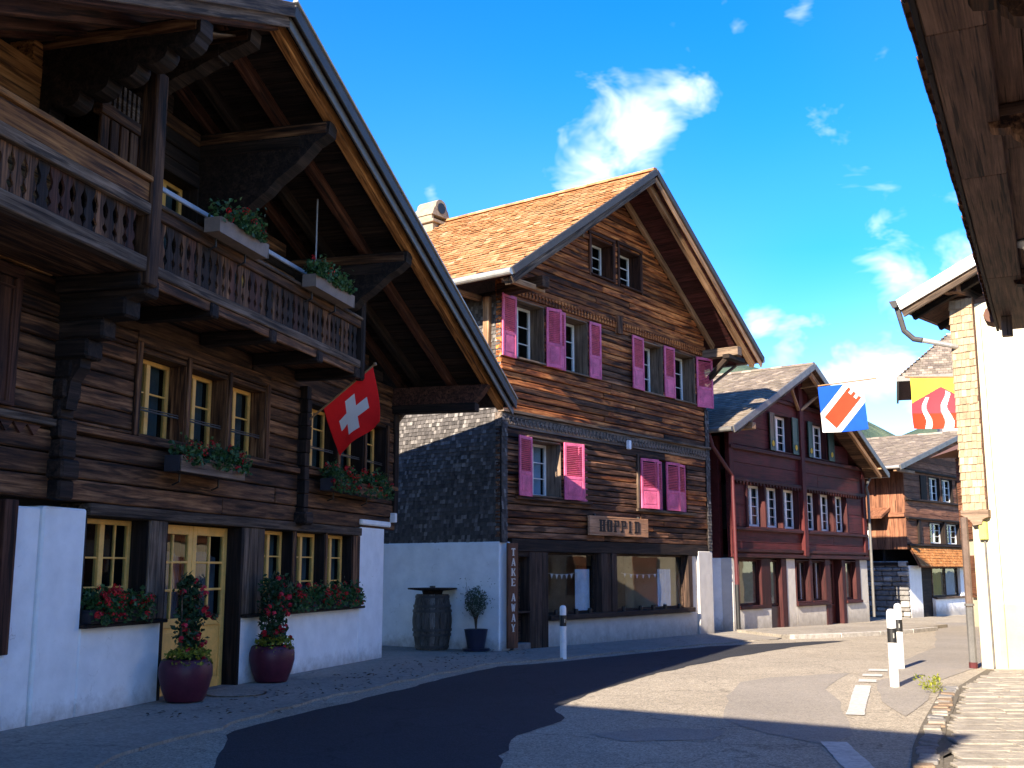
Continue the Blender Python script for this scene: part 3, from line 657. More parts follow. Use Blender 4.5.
# ------------------------------------------------------------------ dark timber chalet on the left
def chalet():
    H = empty('timber_chalet', -4.929, 11.656, 0, 15.0, 'tall dark timber chalet with carved balcony, white base and wide gable roof at left', 'house')
    # white rendered ground floor
    def pw(x0, x1, z0, z1, y0=0.0, y1=.42): return box_part('plaster_wall', H, x0, x1, y0, y1, z0, z1, P_WHITE, .02)
    pw(0, .72, -.15, 2.27); pw(-.46, -.002, -.15, 2.25, .035, .45); pw(-1.9, -.462, -.15, .76, -.03, .45); pw(.722, 2.30, -.15, 1.0); pw(4.27, 8.52, -.15, .97); pw(8.522, 9.70, -.15, 2.40)
    box_part('wall_cap', H, 8.46, 9.80, -.07, .45, 2.402, 2.50, P_WHITE, .03)
    g = G(); g.tube([(9.80, -.07, 2.45), (9.80, .45, 2.45)], .05, 10); g.build('cap_roll', P_WHITE, H)
    box_part('side_wall', H, 9.28, 9.70, .43, 8.6, -.15, 2.45, P_WHITE)
    box_part('side_wall', H, 9.90, 10.2, .35, 8.6, 2.46, 4.9, W_DARK2)
    box_part('rear_wall', H, -7, 10, 8.3, 8.6, -.15, 6.0, W_DARK2)
    box_part('side_wall', H, -7.0, -6.7, .3, 8.3, -.15, 6.0, W_DARK2)
    box_part('plaster_wall', H, -6.9, -2.6, .0, .4, -.15, 2.25, P_WHITE)
    for z in (2.28, 4.70): box_part('floor_slab', H, -6.9, 9.8, .36, 8.3, z, z + .12, M_ROOM)
    # door frame at the far left
    for (a, b) in ((-.66, -.464),): plank('door_post', H, a, b, -.06, .3, .77, 2.3, W_RAFT)
    plank('door_post', H, -2.6, -2.35, -.06, .3, -.1, 2.3, W_RAFT); box_part('door', H, -2.35, -.66, .18, .25, -.1, 2.28, W_DARK2)
    # timber posts and panels of the ground floor
    plank('lintel_beam', H, .722, 8.52, -.04, .36, 2.205, 2.34, W_GREY)
    for a, b in ((1.95, 2.12), (2.122, 2.30)): plank('post_board', H, a, b, -.02, .3, 1.01, 2.20, W_GREY)
    for a, b in ((4.27, 4.48), (4.482, 4.70), (4.702, 4.90)): plank('post_board', H, a, b, -.015, .3, .98, 2.20, W_GREY)
    for a, b in ((5.88, 5.98), (7.06, 7.14), (8.2, 8.52)): plank('post', H, a, b, -.01, .3, .98, 2.20, W_DARK)
    plank('window_sill', H, .70, 2.30, -.10, .3, .965, 1.005, W_DARK2); plank('window_sill', H, 4.30, 8.60, -.10, .3, .935, .975, W_DARK2)
    window(H, .75, 1.93, 1.01, 2.19, .24, W_YEL, 4, 3, .06, bars=(.33, .62), jamb=W_DARK2, y_face=.01, curtain=None)
    for a, b in ((4.92, 5.86), (6.0, 7.04), (7.16, 8.18)): window(H, a, b, .99, 2.19, .19, W_YEL, 2, 3, .055, bars=(.36, .68), jamb=W_DARK2, y_face=.012, curtain=M_CURTG)
    # double glazed door
    plank('door_post', H, 2.302, 2.36, .0, .34, -.05, 2.2, W_DARK2); plank('door_post', H, 4.20, 4.268, -.02, .34, -.05, 2.2, W_DARK2)
    for k, (a, b) in enumerate(((2.37, 3.275), (3.285, 4.19))):
        g = G(); y = .20; c = Vector((a, y, 0)); sw = .10
        g.box(a, a + sw, y, y + .06, .02, 2.18); g.box(b - sw, b, y, y + .06, .02, 2.18); g.box(a + sw, b - sw, y + .002, y + .058, .02, .16); g.box(a + sw, b - sw, y + .002, y + .058, .86, .98); g.box(a + sw, b - sw, y + .002, y + .058, 2.06, 2.18)
        g.V = [tuple(Vector(v) - c) for v in g.V]; dl = g.build('door_leaf', W_YEL, H, loc=c)
        xs = [a + sw, (a + b) / 2, b - sw]; zs = [.98, 1.34, 1.70, 2.06]
        plank('glazing_bar', dl, xs[1] - .018 - c.x, xs[1] + .018 - c.x, .006, .052, .98, 2.06, W_YEL)
        for z in zs[1:-1]: plank('glazing_bar', dl, xs[0] - c.x, xs[2] - c.x, .008, .05, z - .016, z + .016, W_YEL)
        for i in range(2):
            for j in range(3): plank('pane', dl, xs[i] - c.x, xs[i + 1] - c.x, .026, .032, zs[j], zs[j + 1], GLASS, .001)
        plank('door_panel', dl, a + sw - c.x, b - sw - c.x, .022, .038, .16, .86, W_YEL); plank('door_panel', dl, a + sw + .06 - c.x, b - sw - .06 - c.x, .012, .034, .22, .80, W_YEL)
        g = G(); n = 24; V = []; F = []
        for i in range(n + 1): V += [(a - c.x + (b - a) * i / n, .16 + .02 * math.sin(i * 1.9), .98), (a - c.x + (b - a) * i / n, .16 + .02 * math.sin(i * 1.9), 1.75 + .1 * math.sin(i * .13))]
        g.add(V, [(2 * i, 2 * i + 2, 2 * i + 3, 2 * i + 1) for i in range(n)]); g.build('curtain', M_CURTL, dl)
    box_part('room', H, 2.3, 4.3, 1.0, 1.1, 0, 2.2, M_ROOM); box_part('threshold', H, 2.3, 4.27, .0, .4, -.1, .03, M_STONE)
    # squared-log walls
    RX, RZ, SR, SL = 1.11, 8.28, .3156, .43
    def roofz(u): return RZ - (SR * (u - RX) if u > RX else SL * (RX - u))
    def lim(z):
        zz = z + .42; a = RX - (RZ - zz) / SL if zz < RZ else RX; b = RX + (RZ - zz) / SR if zz < RZ else RX
        return max(-6.9, a), min(10.22, b)
    wins = [(1.55, 2.57, 3.20, 4.24), (2.66, 3.64, 3.20, 4.24), (3.73, 4.76, 3.20, 4.24), (6.30, 7.40, 3.24, 4.30), (7.50, 8.55, 3.24, 4.30), (8.65, 9.66, 3.24, 4.30), (-2.2, -.74, 3.25, 4.45)]
    courses(H, 'log', [W_DARK], 2.345, 4.72, .215, lambda z: (-6.9, 10.22), wins, 0, .30, 11, 7.5, .03, mand=(2.345, 3.08, 3.19), gap=.008)
    up = [(1.70, 2.62, 5.55, 6.68), (3.55, 4.40, 5.55, 6.66), (-.15, 1.42, 4.72, 7.45)]
    courses(H, 'log', [W_DARK, W_DARK2], 4.72, 8.0, .225, lambda z: (max(-.15, lim(z)[0]), lim(z)[1]), up, 0, .30, 12, 7.5, .03, gap=.008)
    courses(H, 'log', W_ORNG, 4.72, 7.2, .26, lambda z: (lim(z)[0], -.152), [], -.02, .30, 13, 7.5, .012)
    # recessed loggia behind the left balcony
    courses(H, 'loggia_board', W_DARK2, 4.72, 7.6, .24, lambda z: (-.15, 1.42), [], 1.5, 1.62, 14)
    box_part('loggia_side', H, 1.42, 1.54, .302, 1.5, 4.72, 7.7, W_DARK2); box_part('loggia_side', H, -.27, -.15, .302, 1.5, 4.72, 7.2, W_DARK2)
    plank('loggia_rail', H, -.22, .85, -.55, -.43, 6.52, 6.66, W_DARK)
    for i in range(6): plank('loggia_slat', H, -.18 + i * .18, -.035 + i * .18, -.52, -.48, 5.75, 6.52, W_DARK)
    g = G()
    for i in range(12): g.box(-.18 + i * .088, -.13 + i * .088, -.53, -.50, 6.67, 6.98, .003)
    g.build('lattice', W_GREY, H)
    for a, b, c, d in wins[:3]: window(H, a + .02, b - .02, c + .02, d - .02, .22, W_YEL, 2, 2, .055, bars=(.58,), jamb=W_DARK, y_face=-.02, curtain=M_CURTG, sill=W_DARK)
    for a, b, c, d in wins[3:6]: window(H, a + .02, b - .02, c + .02, d - .02, .22, W_YEL, 2, 3, .055, bars=(.36, .68), jamb=W_DARK2, y_face=-.02, curtain=M_CURTG, sill=W_DARK)
    a, b, c, d = wins[6]; window(H, a + .14, b - .02, c + .02, d - .02, .12, M_WFR, 2, 3, .06, jamb=W_RAFT, y_face=-.05, curtain=M_CURT)
    plank('casing', H, b, b + .10, -.06, .05, c - .02, d + .1, W_RAFT); plank('casing', H, a, b + .10, -.07, .05, d + .1, d + .22, W_RAFT); plank('casing', H, b - .22, b - .002, -.03, .08, c - .02, d + .1, W_RAFT)
    for a, b, c, d in up[:2]: window(H, a + .02, b - .02, c + .02, d - .02, .20, W_YEL, 2, 2, .055, jamb=W_DARK2, y_face=-.03, curtain=M_CURTG)
    # iron bars in front of the windows
    for (a, b, c, d) in wins[:6]:
        g = G(); g.tube([(a + .03, .04, c + .33), (b - .06, .04, c + .33)], .012, 6); g.tube([(a + .03, .04, c + .36), (b - .06, .04, c + .36)], .008, 6); g.build('guard_bar', M_IRON, H)
    # posts between windows, sill moulding, log ends
    for a, b in ((1.44, 1.548), (2.572, 2.658), (3.642, 3.728), (4.762, 4.87), (7.402, 7.498), (8.552, 8.648), (9.662, 9.77)):
        z0 = 3.19; plank('window_post', H, a, b, -.05, .2, z0, 4.34, W_DARK)
    plank('window_head', H, 1.44, 4.87, -.045, .05, 4.345, 4.47, W_DARK); plank('window_head', H, 6.1, 9.77, -.045, .05, 4.345, 4.47, W_DARK)
    plank('sill_moulding', H, -2.6, .10, -.09, .05, 3.105, 3.185, W_GREY); plank('sill_moulding', H, .10, 5.88, -.08, .05, 3.10, 3.18, W_DARK); plank('sill_moulding', H, 6.08, 10.2, -.08, .05, 3.12, 3.20, W_DARK)
    g = G()   # carved saw-tooth band under the left window
    for i in range(9): g.prism([(-2.1 + i * .21, 3.09), (-1.99 + i * .21, 2.98), (-1.89 + i * .21, 3.09)], 'y', -.05, .0)
    g.build('tooth_band', W_RAFT, H)
    r = random.Random(4)
    for k in range(10):
        z = 2.36 + k * .215; plank('log_end', H, 5.90, 6.06, -.14 - r.uniform(0, .03), .02, z, z + .205, W_DARK2)
    plank('log_end', H, 5.84, 6.12, -.22, .02, 2.30, 2.50, W_DARK2, .03)
    # stepped corbel of log ends carrying the balcony
    for k in range(11):
        z = 2.34 + k * .215; d = .16 if k < 3 else (.10 if k < 5 else .12 + max(0, k - 5) ** 1.5 * .085)
        plank('corbel_log', H, .0 - .02 * (k % 2), .26 + .02 * (k % 2), -d - .04 * (k % 2), .02, z, z + .21, W_DARK2, .025)
    g = G(); prof = [(.0, 4.70), (-.92, 4.70), (-.95, 4.50), (-.80, 4.44), (-.74, 4.30), (-.55, 4.28), (-.50, 4.08), (-.32, 4.05), (-.30, 3.75), (-.20, 3.60), (-.16, 3.30), (0, 3.30)]
    g.prism(prof, 'x', .02, .20); g.build('corbel', W_DARK2, H)
    # balcony: joists, floor, rails, carved boards
    bal = plank('balcony', H, -4.6, 5.92, -.98, -.0, 4.735, 4.80, W_DARK)
    c = bal.location.copy()
    def sp(nm, a, b, p, q, e, f, m, ch=.012): return plank(nm, bal, a - c.x, b - c.x, p - c.y, q - c.y, e - c.z, f - c.z, m, ch)
    for u in (-3.9, -2.4, -.02, 1.45, 2.95, 4.4, 5.78): sp('joist', u - .09, u + .09, -1.06, -.01, 4.56, 4.733, W_DARK2, .02)
    sp('bottom_rail', .05, 5.92, -1.06, -.94, 4.74, 4.86, W_GREY); sp('bottom_rail', -4.6, -.07, -1.12, -.98, 4.72, 4.88, W_GREY)
    sp('edge_board', .05, 5.92, -1.03, -.985, 4.62, 4.74, W_DARK)
    sp('top_rail', .07, 5.86, -1.06, -.94, 5.38, 5.50, W_DARK); sp('top_rail', -4.6, -.07, -1.13, -.98, 5.34, 5.47, W_GREY)
    sp('flower_shelf', .07, 5.86, -1.10, -.90, 5.50, 5.545, W_GREY)
    sp('hand_rail', .07, 5.86, -1.02, -.985, 5.74, 5.80, M_RAIL)
    sp('rail_board', -4.6, -.07, -1.10, -1.05, 5.475, 5.70, W_ORNG); sp('hand_rail', -4.6, -.07, -1.14, -.99, 5.705, 5.77, W_ORNG)
    g = G()
    for i in range(42): g.tube([(-4.55 + i * .107 - c.x, -1.095 - c.y, 5.478 - c.z), (-4.55 + i * .107 - c.x, -1.055 - c.y, 5.478 - c.z)], .05, 10)
    g.build('scallops', W_ORNG, bal)
    sp('post', -.09, .12, -1.14, -.94, 4.58, 7.0, W_DARK, .02); sp('post', 5.86, 6.0, -1.09, -.95, 4.55, 5.98, W_DARK2, .03)
    g = G(); g.lathe([(.09, 0), (.05, .06), (.065, .14), (.02, .26), (0, .3)], 8, (5.93 - c.x, -1.02 - c.y, 5.98 - c.z)); g.build('finial', W_DARK2, bal)
    def baluster(h, w, wm):
        pts = []; n = 22
        for k in range(n + 1):
            t = k / n
            a = .5 * w * (1 - .50 * math.exp(-((t - .24) / .075) ** 2) - .56 * math.exp(-((t - .66) / .15) ** 2))
            if abs(t - .52) < .035: a *= .82
            pts.append((a, h * t))
        poly = pts + [(-a, z) for a, z in pts[::-1]]
        g = G(); g.prism([(x, z - h / 2) for x, z in poly], 'y', -.014, .014); me = bpy.data.meshes.new('baluster')
        # grain along the board: stand the mesh along its own X axis
        V = [(z, y, -x) for x, y, z in g.V]; me.from_pydata(V, [], g.F); fixn(me); me.materials.append(wm); return me
    stand = Matrix(((0, 0, -1), (0, 1, 0), (1, 0, 0))).to_4x4()
    BM = [W_BAL, W_DARK, W_BAL, W_RAFT, W_DARK2, W_DARK]; m1 = [baluster(.52, .155, k) for k in BM]; m2 = [baluster(.46, .165, k) for k in BM]; rr = random.Random(9)
    for i in range(36):
        u = .17 + i * .1585; link('baluster', rr.choice(m1), bal, mat4=Matrix.Translation((u - c.x, -1.0 - c.y + rr.uniform(-.006, .006), 5.12 - c.z)) @ Matrix.Rotation(rr.uniform(-.012, .012), 4, 'Y') @ stand)
    for i in range(25):
        u = -4.45 + i * .172
        if u < -.1: link('baluster', rr.choice(m2), bal, mat4=Matrix.Translation((u - c.x, -1.045 - c.y + rr.uniform(-.006, .006), 5.11 - c.z)) @ Matrix.Rotation(rr.uniform(-.015, .015), 4, 'Y') @ stand)
    # roof: plates, tiles, rafters, verge, carved purlin ends
    OV, BK = -2.10, 9.0; EX, LX = 11.44, -7.6
    rt = slab('roof_plate', H, [(RX, OV, RZ - .03), (EX, OV, roofz(EX) - .03), (EX, BK, roofz(EX) - .03), (RX, BK, RZ - .03)], .10, W_DARK2)
    lt = slab('roof_plate', H, [(LX, OV, roofz(LX) - .03), (RX, OV, RZ - .03), (RX, BK, RZ - .03), (LX, BK, roofz(LX) - .03)], .10, W_DARK2)
    lr = math.hypot(EX - RX, RZ - roofz(EX)); ll = math.hypot(RX - LX, RZ - roofz(LX))
    tiles(H, 'roof_tiles', (EX, OV + .02, roofz(EX)), (0, 1, 0), (RX - EX, 0, RZ - roofz(EX)), BK - OV, lr, .24, .34, T_BRN, 1)
    tiles(H, 'roof_tiles', (LX, OV + .02, roofz(LX)), (0, 1, 0), (RX - LX, 0, RZ - roofz(LX)), BK - OV, ll, .24, .34, T_BRN, 2)
    for (xa, xb) in ((RX, EX + .02), (RX, LX)):
        for y, dz, h, m in ((OV - .02, -.10, .17, M_METD if xb > RX else W_GREY), (OV + .05, -.24, .14, M_METAL if xb > RX else W_GREY)):
            beam('verge_board', H, (xa, y, RZ + dz), (xb, y, roofz(xb) + dz), .035, h, m)
    beam('verge_flashing', H, (RX, OV - .03, RZ + .015), (EX + .02, OV - .03, roofz(EX) + .015), .07, .03, M_ZINC)
    for y, w, m in ((-1.86, .13, W_ORNG), (-1.15, .12, W_RAFT), (-.50, .12, W_DARK2), (-.12, .10, W_RAFT)):  # outer right rafter coloured orange for the warm light falling on it
        for xb in (EX - .25, LX + .2):
            mm = m if xb > RX else W_RAFT
            beam('rafter', H, (RX, y, RZ - .23), (xb, y, roofz(xb) - .23), w, .19, mm)
    for k in range(40):   # visible boards of the overhang
        x = RX + .13 + k * .258
        if x > EX - .2: break
        z = roofz(x) - .142; beam('soffit_board', H, (x, OV + .06, z), (x, .0, z), .25, .018, W_DARK2, up=(SR, 0, 1), ch=.003)
    def purlin(u, deep, out=-1.92, carved=False):
        zt = roofz(u) - .33; d = deep; rr = random.Random(int(u * 100))
        if carved:      # scalloped underside
            prof = [(.1, zt), (out, zt), (out, zt - .18)]
            for k in range(5):
                y0 = out + .04 + k * .34; z0 = zt - .22 - k * d * .2
                prof += [(y0 + .17 - .17 * math.cos(R_(q)), z0 - .11 * math.sin(R_(q)) - .05 * q / 180) for q in range(0, 181, 30)]
            prof += [(-.12, zt - .40 - d), (.1, zt - .40 - d)]
        else:           # stacked logs cut off on a slant, weathered ragged
            prof = [(.1, zt), (out, zt), (out + .02, zt - .17)]
            n = 9
            for k in range(1, n + 1): prof.append((out + .06 + (1.25 + out * 0) * k / n + rr.uniform(-.025, .025), zt - .17 - (.22 + d) * k / n + rr.uniform(-.02, .02)))
            prof += [(.1, zt - .40 - d)]
        g = G(); g.prism(prof, 'x', -.12, .12); g.build('purlin_end', W_DARK2, H, loc=(u, 0, 0))
        plank('purlin_log', H, u - .13, u + .13, out + .05, .05, zt - .155, zt - .015, W_DARK)
        if not carved: plank('purlin_log', H, u - .128, u + .128, out + .42, .05, zt - .33, zt - .175, W_DARK2)
    purlin(-.45, .62, carved=True); purlin(1.0, .25, -1.7); purlin(2.75, .85); purlin(5.70, .75); purlin(-4.2, .6)
    zt = roofz(10.1) - .33; g = G(); g.prism([(.1, zt), (-1.95, zt), (-1.80, zt - .2), (-1.66, zt - .34), (.1, zt - .34)], 'x', -.13, .13); g.build('eave_purlin', W_RAFT, H, loc=(10.1, 0, 0))
    plank('purlin_log', H, 9.96, 10.24, -1.7, .05, zt - .50, zt - .345, W_DARK2)
    plank('corner_post', H, 10.05, 10.25, -.06, .2, 2.5, 4.75, W_DARK2)
    g = G(); g.box(-.5, .5, -.45, .45, -.012, .012); g.build('soffit_panel', W_GREY, H, mat4=Matrix.Translation((.55, -1.05, roofz(.55) - .36)) @ Matrix.Rotation(-math.atan(SL), 4, 'Y'))
    g = G(); n = 9
    g.tube([(EX + .07, OV, roofz(EX) - .06), (EX + .07, BK, roofz(EX) - .06)], .075, 10); g.build('gutter', M_METD, H)
    g = G(); g.tube([(EX + .05, .25, roofz(EX) - .1), (EX - .4, .4, roofz(EX) - .55), (10.36, .4, 4.2), (10.36, .4, .05)], .045, 8); g.build('downpipe', M_COPP, H)
    g = G(); g.tube([(4.3, -.98, 7.0), (4.3, -.98, 5.75)], .012, 6); g.build('hanging_rod', M_RAIL, H)
    # lean-to roof in the alley
    slab('side_roof', H, [(10.2, 1.5, 4.55), (10.95, 1.5, 4.32), (10.95, 6, 4.32), (10.2, 6, 4.55)], .14, W_DARK2)
    plank('side_roof_post', H, 10.22, 10.9, 1.5, 1.62, 4.02, 4.2, W_DARK2)
    box_part('wall_lamp', H, 9.95, 10.05, -.12, .0, 2.5, 2.68, M_WPAINT)
    return H
CH = chalet()

# ------------------------------------------------------------------ letters
def letter(g, ch, x, z, w, h, t, y0, y1, serif=True):
    """slab letters out of strokes; t = heavy stroke width"""
    th = t * .42
    def r(a, b, c, d): g.cbox(x + a * w, x + b * w, y0, y1, z + c * h, z + d * h)
    T = t / w; H = th / h
    def stem(a):
        r(a, a + T, 0, 1)
        if serif: r(a - .10, a + T + .10, 0, H); r(a - .10, a + T + .10, 1 - H, 1)
    def bowl(a, c0, c1):
        # right hand bowl from x=a to 1 between heights c0..c1
        r(a, 1 - T * .6, c1 - H, c1); r(a, 1 - T * .6, c0, c0 + H); k = (c1 - c0) * .12
        g.prism([(x + (1 - T) * w, z + (c0 + k) * h), (x + (1 - T * .6) * w, z + c0 * h), (x + (1 - T * .25) * w, z + c0 * h), (x + w, z + (c0 + k) * h), (x + w, z + (c1 - k) * h), (x + (1 - T * .25) * w, z + c1 * h), (x + (1 - T * .6) * w, z + c1 * h), (x + (1 - T) * w, z + (c1 - k) * h)], 'y', y0, y1)
    def diag(p, q, tt):
        (a, c), (b, d) = p, q
        g.prism([(x + (a - tt / 2) * w, z + c * h), (x + (a + tt / 2) * w, z + c * h), (x + (b + tt / 2) * w, z + d * h), (x + (b - tt / 2) * w, z + d * h)], 'y', y0, y1)
    if ch == 'H': stem(0); stem(1 - T); r(T, 1 - T, .46, .46 + H)
    elif ch == 'I': stem(.5 - T / 2)
    elif ch == 'P': stem(0); bowl(T, .46, 1)
    elif ch == 'D': stem(0); bowl(T, 0, 1)
    elif ch == 'O':
        bowl(.5, 0, 1); n0 = len(g.V); bowl(.5, 0, 1)
        for i in range(n0, len(g.V)): vx, vy, vz = g.V[i]; g.V[i] = (2 * (x + .5 * w) - vx, vy, vz)
    elif ch == 'T': stem(.5 - T / 2); r(0, 1, 1 - H * 1.3, 1); r(0, .1, .78, 1 - H * 1.3); r(.9, 1, .78, 1 - H * 1.3)
    elif ch == 'E': stem(0); r(T, 1, 0, H); r(T, 1, 1 - H, 1); r(T, .75, .46, .46 + H); r(.9, 1, H, .22); r(.9, 1, .78, 1 - H)
    elif ch == 'K': stem(0); diag((T + .08, .42), (.95, 1), .22); diag((.95, 0), (T + .2, .55), T * .9)
    elif ch == 'A': diag((.08, 0), (.5, 1), .16); diag((.9, 0), (.5, 1), T); r(.25, .75, .26, .26 + H); r(-.05, .25, 0, H); r(.68, 1.05, 0, H)
    elif ch == 'W': diag((.25, 0), (.06, 1), T * .8); diag((.25, 0), (.5, .9), .14); diag((.72, 0), (.5, .9), T * .8); diag((.72, 0), (.96, 1), .14)
    elif ch == 'Y': diag((.5, .42), (.1, 1), T); diag((.5, .42), (.9, 1), .15); r(.5 - T / 2, .5 + T / 2, 0, .46); r(.25, .75, 0, H)

# ------------------------------------------------------------------ house with pink shutters and the shop
def pink_house():
    H = empty('pink_shutter_house', -.243, 22.90, 0, 37.0, 'brown larch-clad gabled house with pink shutters and orange tile roof above the shop', 'house')
    W = 9.40; UL, UR, UP, ZE, ZP = -1.10, 10.70, 4.80, 7.52, 11.36; SL = (ZP - ZE) / (UP - UL); OV, BK = -1.16, 9.2
    def roofz(u): return ZP - SL * abs(u - UP)
    # ---- ground floor
    def pw(x0, x1, y0, y1, z0, z1, m=P_WHITE): return box_part('plaster_wall', H, x0, x1, y0, y1, z0, z1, m, .02)
    pw(-.02, .36, .0, 8.8, -.4, 2.18); pw(1.68, 8.62, .02, .40, -.4, .515, P_SHOP); pw(8.30, 8.62, .02, .4, .52, 1.975, P_SHOP); pw(8.622, 9.43, -.05, .4, -.4, 2.10, P_SHOP)
    pw(9.2, 9.43, .41, 8.8, -.4, 2.2); pw(-.02, 9.43, 8.802, 9.0, -.4, 7.5); pw(9.44, 11.6, .75, 1.0, -.4, 2.10)
    plank('shop_beam', H, .36, 9.40, -.035, .30, 1.985, 2.25, W_DARK2)
    plank('shop_sill', H, 1.68, 8.30, -.10, .30, .52, .635, W_POST)
    for a, b in ((1.0, 1.22), (1.222, 1.45), (1.452, 1.69)): plank('door_board', H, a, b, -.02, .2, -.2, 1.98, W_POST)
    plank('shop_post', H, 3.80, 4.06, -.05, .25, .637, 1.983, W_POST); plank('shop_post', H, 4.062, 4.28, .0, .25, .637, 1.983, W_POST); plank('shop_post', H, 4.282, 4.50, -.04, .25, .637, 1.983, W_POST); plank('shop_post', H, 8.08, 8.30, -.03, .25, .637, 1.983, W_POST)
    for a, b in ((1.70, 3.80), (4.50, 8.08)):
        g = G(); y = .14; f = .05; z0, z1 = .64, 1.98
        g.box(a, a + f, y, y + .06, z0, z1); g.box(b - f, b, y, y + .06, z0, z1); g.box(a + f, b - f, y + .002, y + .058, z0, z0 + f); g.box(a + f, b - f, y + .002, y + .058, z1 - f, z1)
        w = g.build('shop_window', W_POST, H); plank('pane', w, a + f, b - f, y + .026, y + .034, z0 + f, z1 - f, GLASS_S, .001)
    # room behind the shop windows
    g = G(); g.add([(.4, 2.6, -.1), (9.2, 2.6, -.1), (9.2, 2.6, 2.3), (.4, 2.6, 2.3)], [(0, 1, 2, 3)]); g.build('back_wall', M_ROOML, H)
    box_part('floor_slab', H, .37, 9.19, .41, 8.8, .0, .1, M_ROOM); box_part('ceiling', H, .37, 9.19, .31, 8.8, 2.2, 2.26, M_ROOML); 
    for u in (3.0, 6.4): box_part('shelf', H, u, u + .9, 1.9, 2.4, .1, 1.7, M_ROOM)
    for a, b, y in ((3.15, 3.72, .26), (4.55, 4.78, .25), (6.95, 7.6, .27)):
        g = G(); n = 24; V = []; F = []
        for i in range(n + 1): x = a + (b - a) * i / n; yy = y + .03 * math.sin(i * 1.3) + .012 * math.sin(i * 3.1); V += [(x, yy, .66), (x, yy, 1.62)]
        g.add(V, [(2 * i, 2 * i + 2, 2 * i + 3, 2 * i + 1) for i in range(n)]); g.build('curtain', M_CURT, H)
    # entrance door
    window(H, .44, .99, .75, 1.88, .22, W_POST, 1, 1, .06, mull=False, jamb=W_POST, y_face=0, curtain=M_CURT, name='door_light')
    box_part('door', H, .40, 1.0, .20, .27, .12, .74, W_POST); box_part('door_step', H, .38, 1.0, -.05, .3, -.3, .10, M_STONE); plank('door_head', H, .36, 1.0, .0, .25, 1.9, 1.982, W_POST)
    # ---- siding
    def lim(z):
        zz = z + .28
        if zz <= ZE: return (0, W)
        return max(0, UP - (ZP - zz) / SL), min(W, UP + (ZP - zz) / SL)
    up = [(.50, 1.56, 6.12, 7.42), (2.36, 3.35, 6.10, 7.40), (5.92, 6.95, 6.08, 7.40), (7.54, 8.74, 6.08, 7.40)]
    lo = [(1.05, 2.19, 3.18, 4.40)]; gb = [(3.52, 4.58, 8.62, 9.62), (4.82, 5.92, 8.62, 9.66)]; rt = [(5.62, 8.16, 3.12, 4.38)]
    courses(H, 'siding_board', [W_SID2, W_SID2, W_SID2, W_SID], 2.255, 4.58, .135, lambda z: (0, W), lo + rt, 0, .14, 21, 7.5, .035, gap=.009)
    courses(H, 'siding_board', [W_SID, W_SID, W_SID, W_SID2], 4.955, 7.50, .145, lambda z: (0, W), up, 0, .14, 22, 7.5, .035, gap=.009)
    courses(H, 'siding_board', [W_SID, W_SID, W_SID, W_SID], 7.80, 11.0, .15, lim, gb, 0, .14, 23, 5.5, .035, gap=.009)
    # carved friezes
    def frieze(z0, z1, mat, step, zig):
        o = plank('frieze', H, -.02, W + .02, -.035, .14, z0, z1, mat); c = o.location; g = G(); n = int(W / step); zm = (z0 + z1) / 2
        for i in range(n):
            x = i * step
            if zig: g.prism([(x, z0 + .06), (x + step * .22, z0 + .06), (x + step * .72, z1 - .06), (x + step * .5, z1 - .06)], 'y', -.055, -.03); g.prism([(x + step, z0 + .06), (x + step * .78, z0 + .06), (x + step * .36, zm), (x + step * .5, zm + .02)], 'y', -.058, -.03)
            else: g.tube([(x + step / 2, -.06, zm), (x + step / 2, -.03, zm)], step * .34, 8); g.box(x + step * .35, x + step * .65, -.05, -.03, z0, zm - step * .3, .002)
        g.V = [tuple(Vector(v) - c) for v in g.V]; k = g.build('carving', mat, o); k['kind'] = 'stuff'
        return o
    frieze(4.585, 4.88, W_FRZ, .15, True); plank('frieze_cap', H, -.03, W + .03, -.11, .05, 4.885, 4.95, W_GREY)
    frieze(7.505, 7.79, W_SID, .13, False); plank('frieze_boss', H, 4.62, 4.86, -.10, .0, 7.36, 7.80, W_SID2)
    for (a, b, c, d) in up: window(H, a + .02, b - .02, c + .02, d - .02, .34, M_WFR, 2, 3, .06, jamb=W_JAMB, y_face=-.03, sill=W_JAMB)
    for (a, b, c, d) in lo: window(H, a + .02, b - .02, c + .02, d - .02, .36, M_WFR, 2, 3, .06, jamb=W_JAMB, y_face=-.03, curtain=M_CURT, sill=W_JAMB)
    for (a, b, c, d) in gb: window(H, a + .05, b - .05, c + .05, d - .05, .30, M_WFR, 2, 3, .05, jamb=W_RAFT, y_face=-.04, sill=W_RAFT)
    for (a, b, c, d) in gb:
        plank('casing', H, a - .06, a + .02, -.05, .03, c - .02, d + .04, W_RAFT); plank('casing', H, b - .02, b + .06, -.05, .03, c - .02, d + .04, W_RAFT); plank('casing', H, a - .08, b + .08, -.055, .03, d + .042, d + .12, W_RAFT)
    plank('window_head', H, .9, 3.4, -.08, .02, 4.43, 4.47, W_GREY); plank('window_sill', H, .45, 3.4, -.10, .02, 3.08, 3.135, W_SID2); plank('window_sill', H, 5.45, 8.5, -.10, .02, 3.03, 3.09, W_GREY); plank('casing', H, 5.52, 5.60, -.06, .02, 3.1, 4.45, W_GREY)
    # shutters: opened flat against the wall or folded
    for a, b, ang, hg in ((-.06, .47, 3, 1), (1.60, 2.06, 14, 0), (1.86, 2.35, 2, 1), (3.37, 3.85, 2, 0), (5.30, 5.90, 3, 1), (6.97, 7.50, 2, 0)):
        shutter(H, a, b, 6.08, 7.44, -.05, M_PINK, -ang if hg == 0 else ang, hg)
    shutter(H, 8.78, 9.42, 6.02, 7.42, -.05, M_PINK, -16, 0)
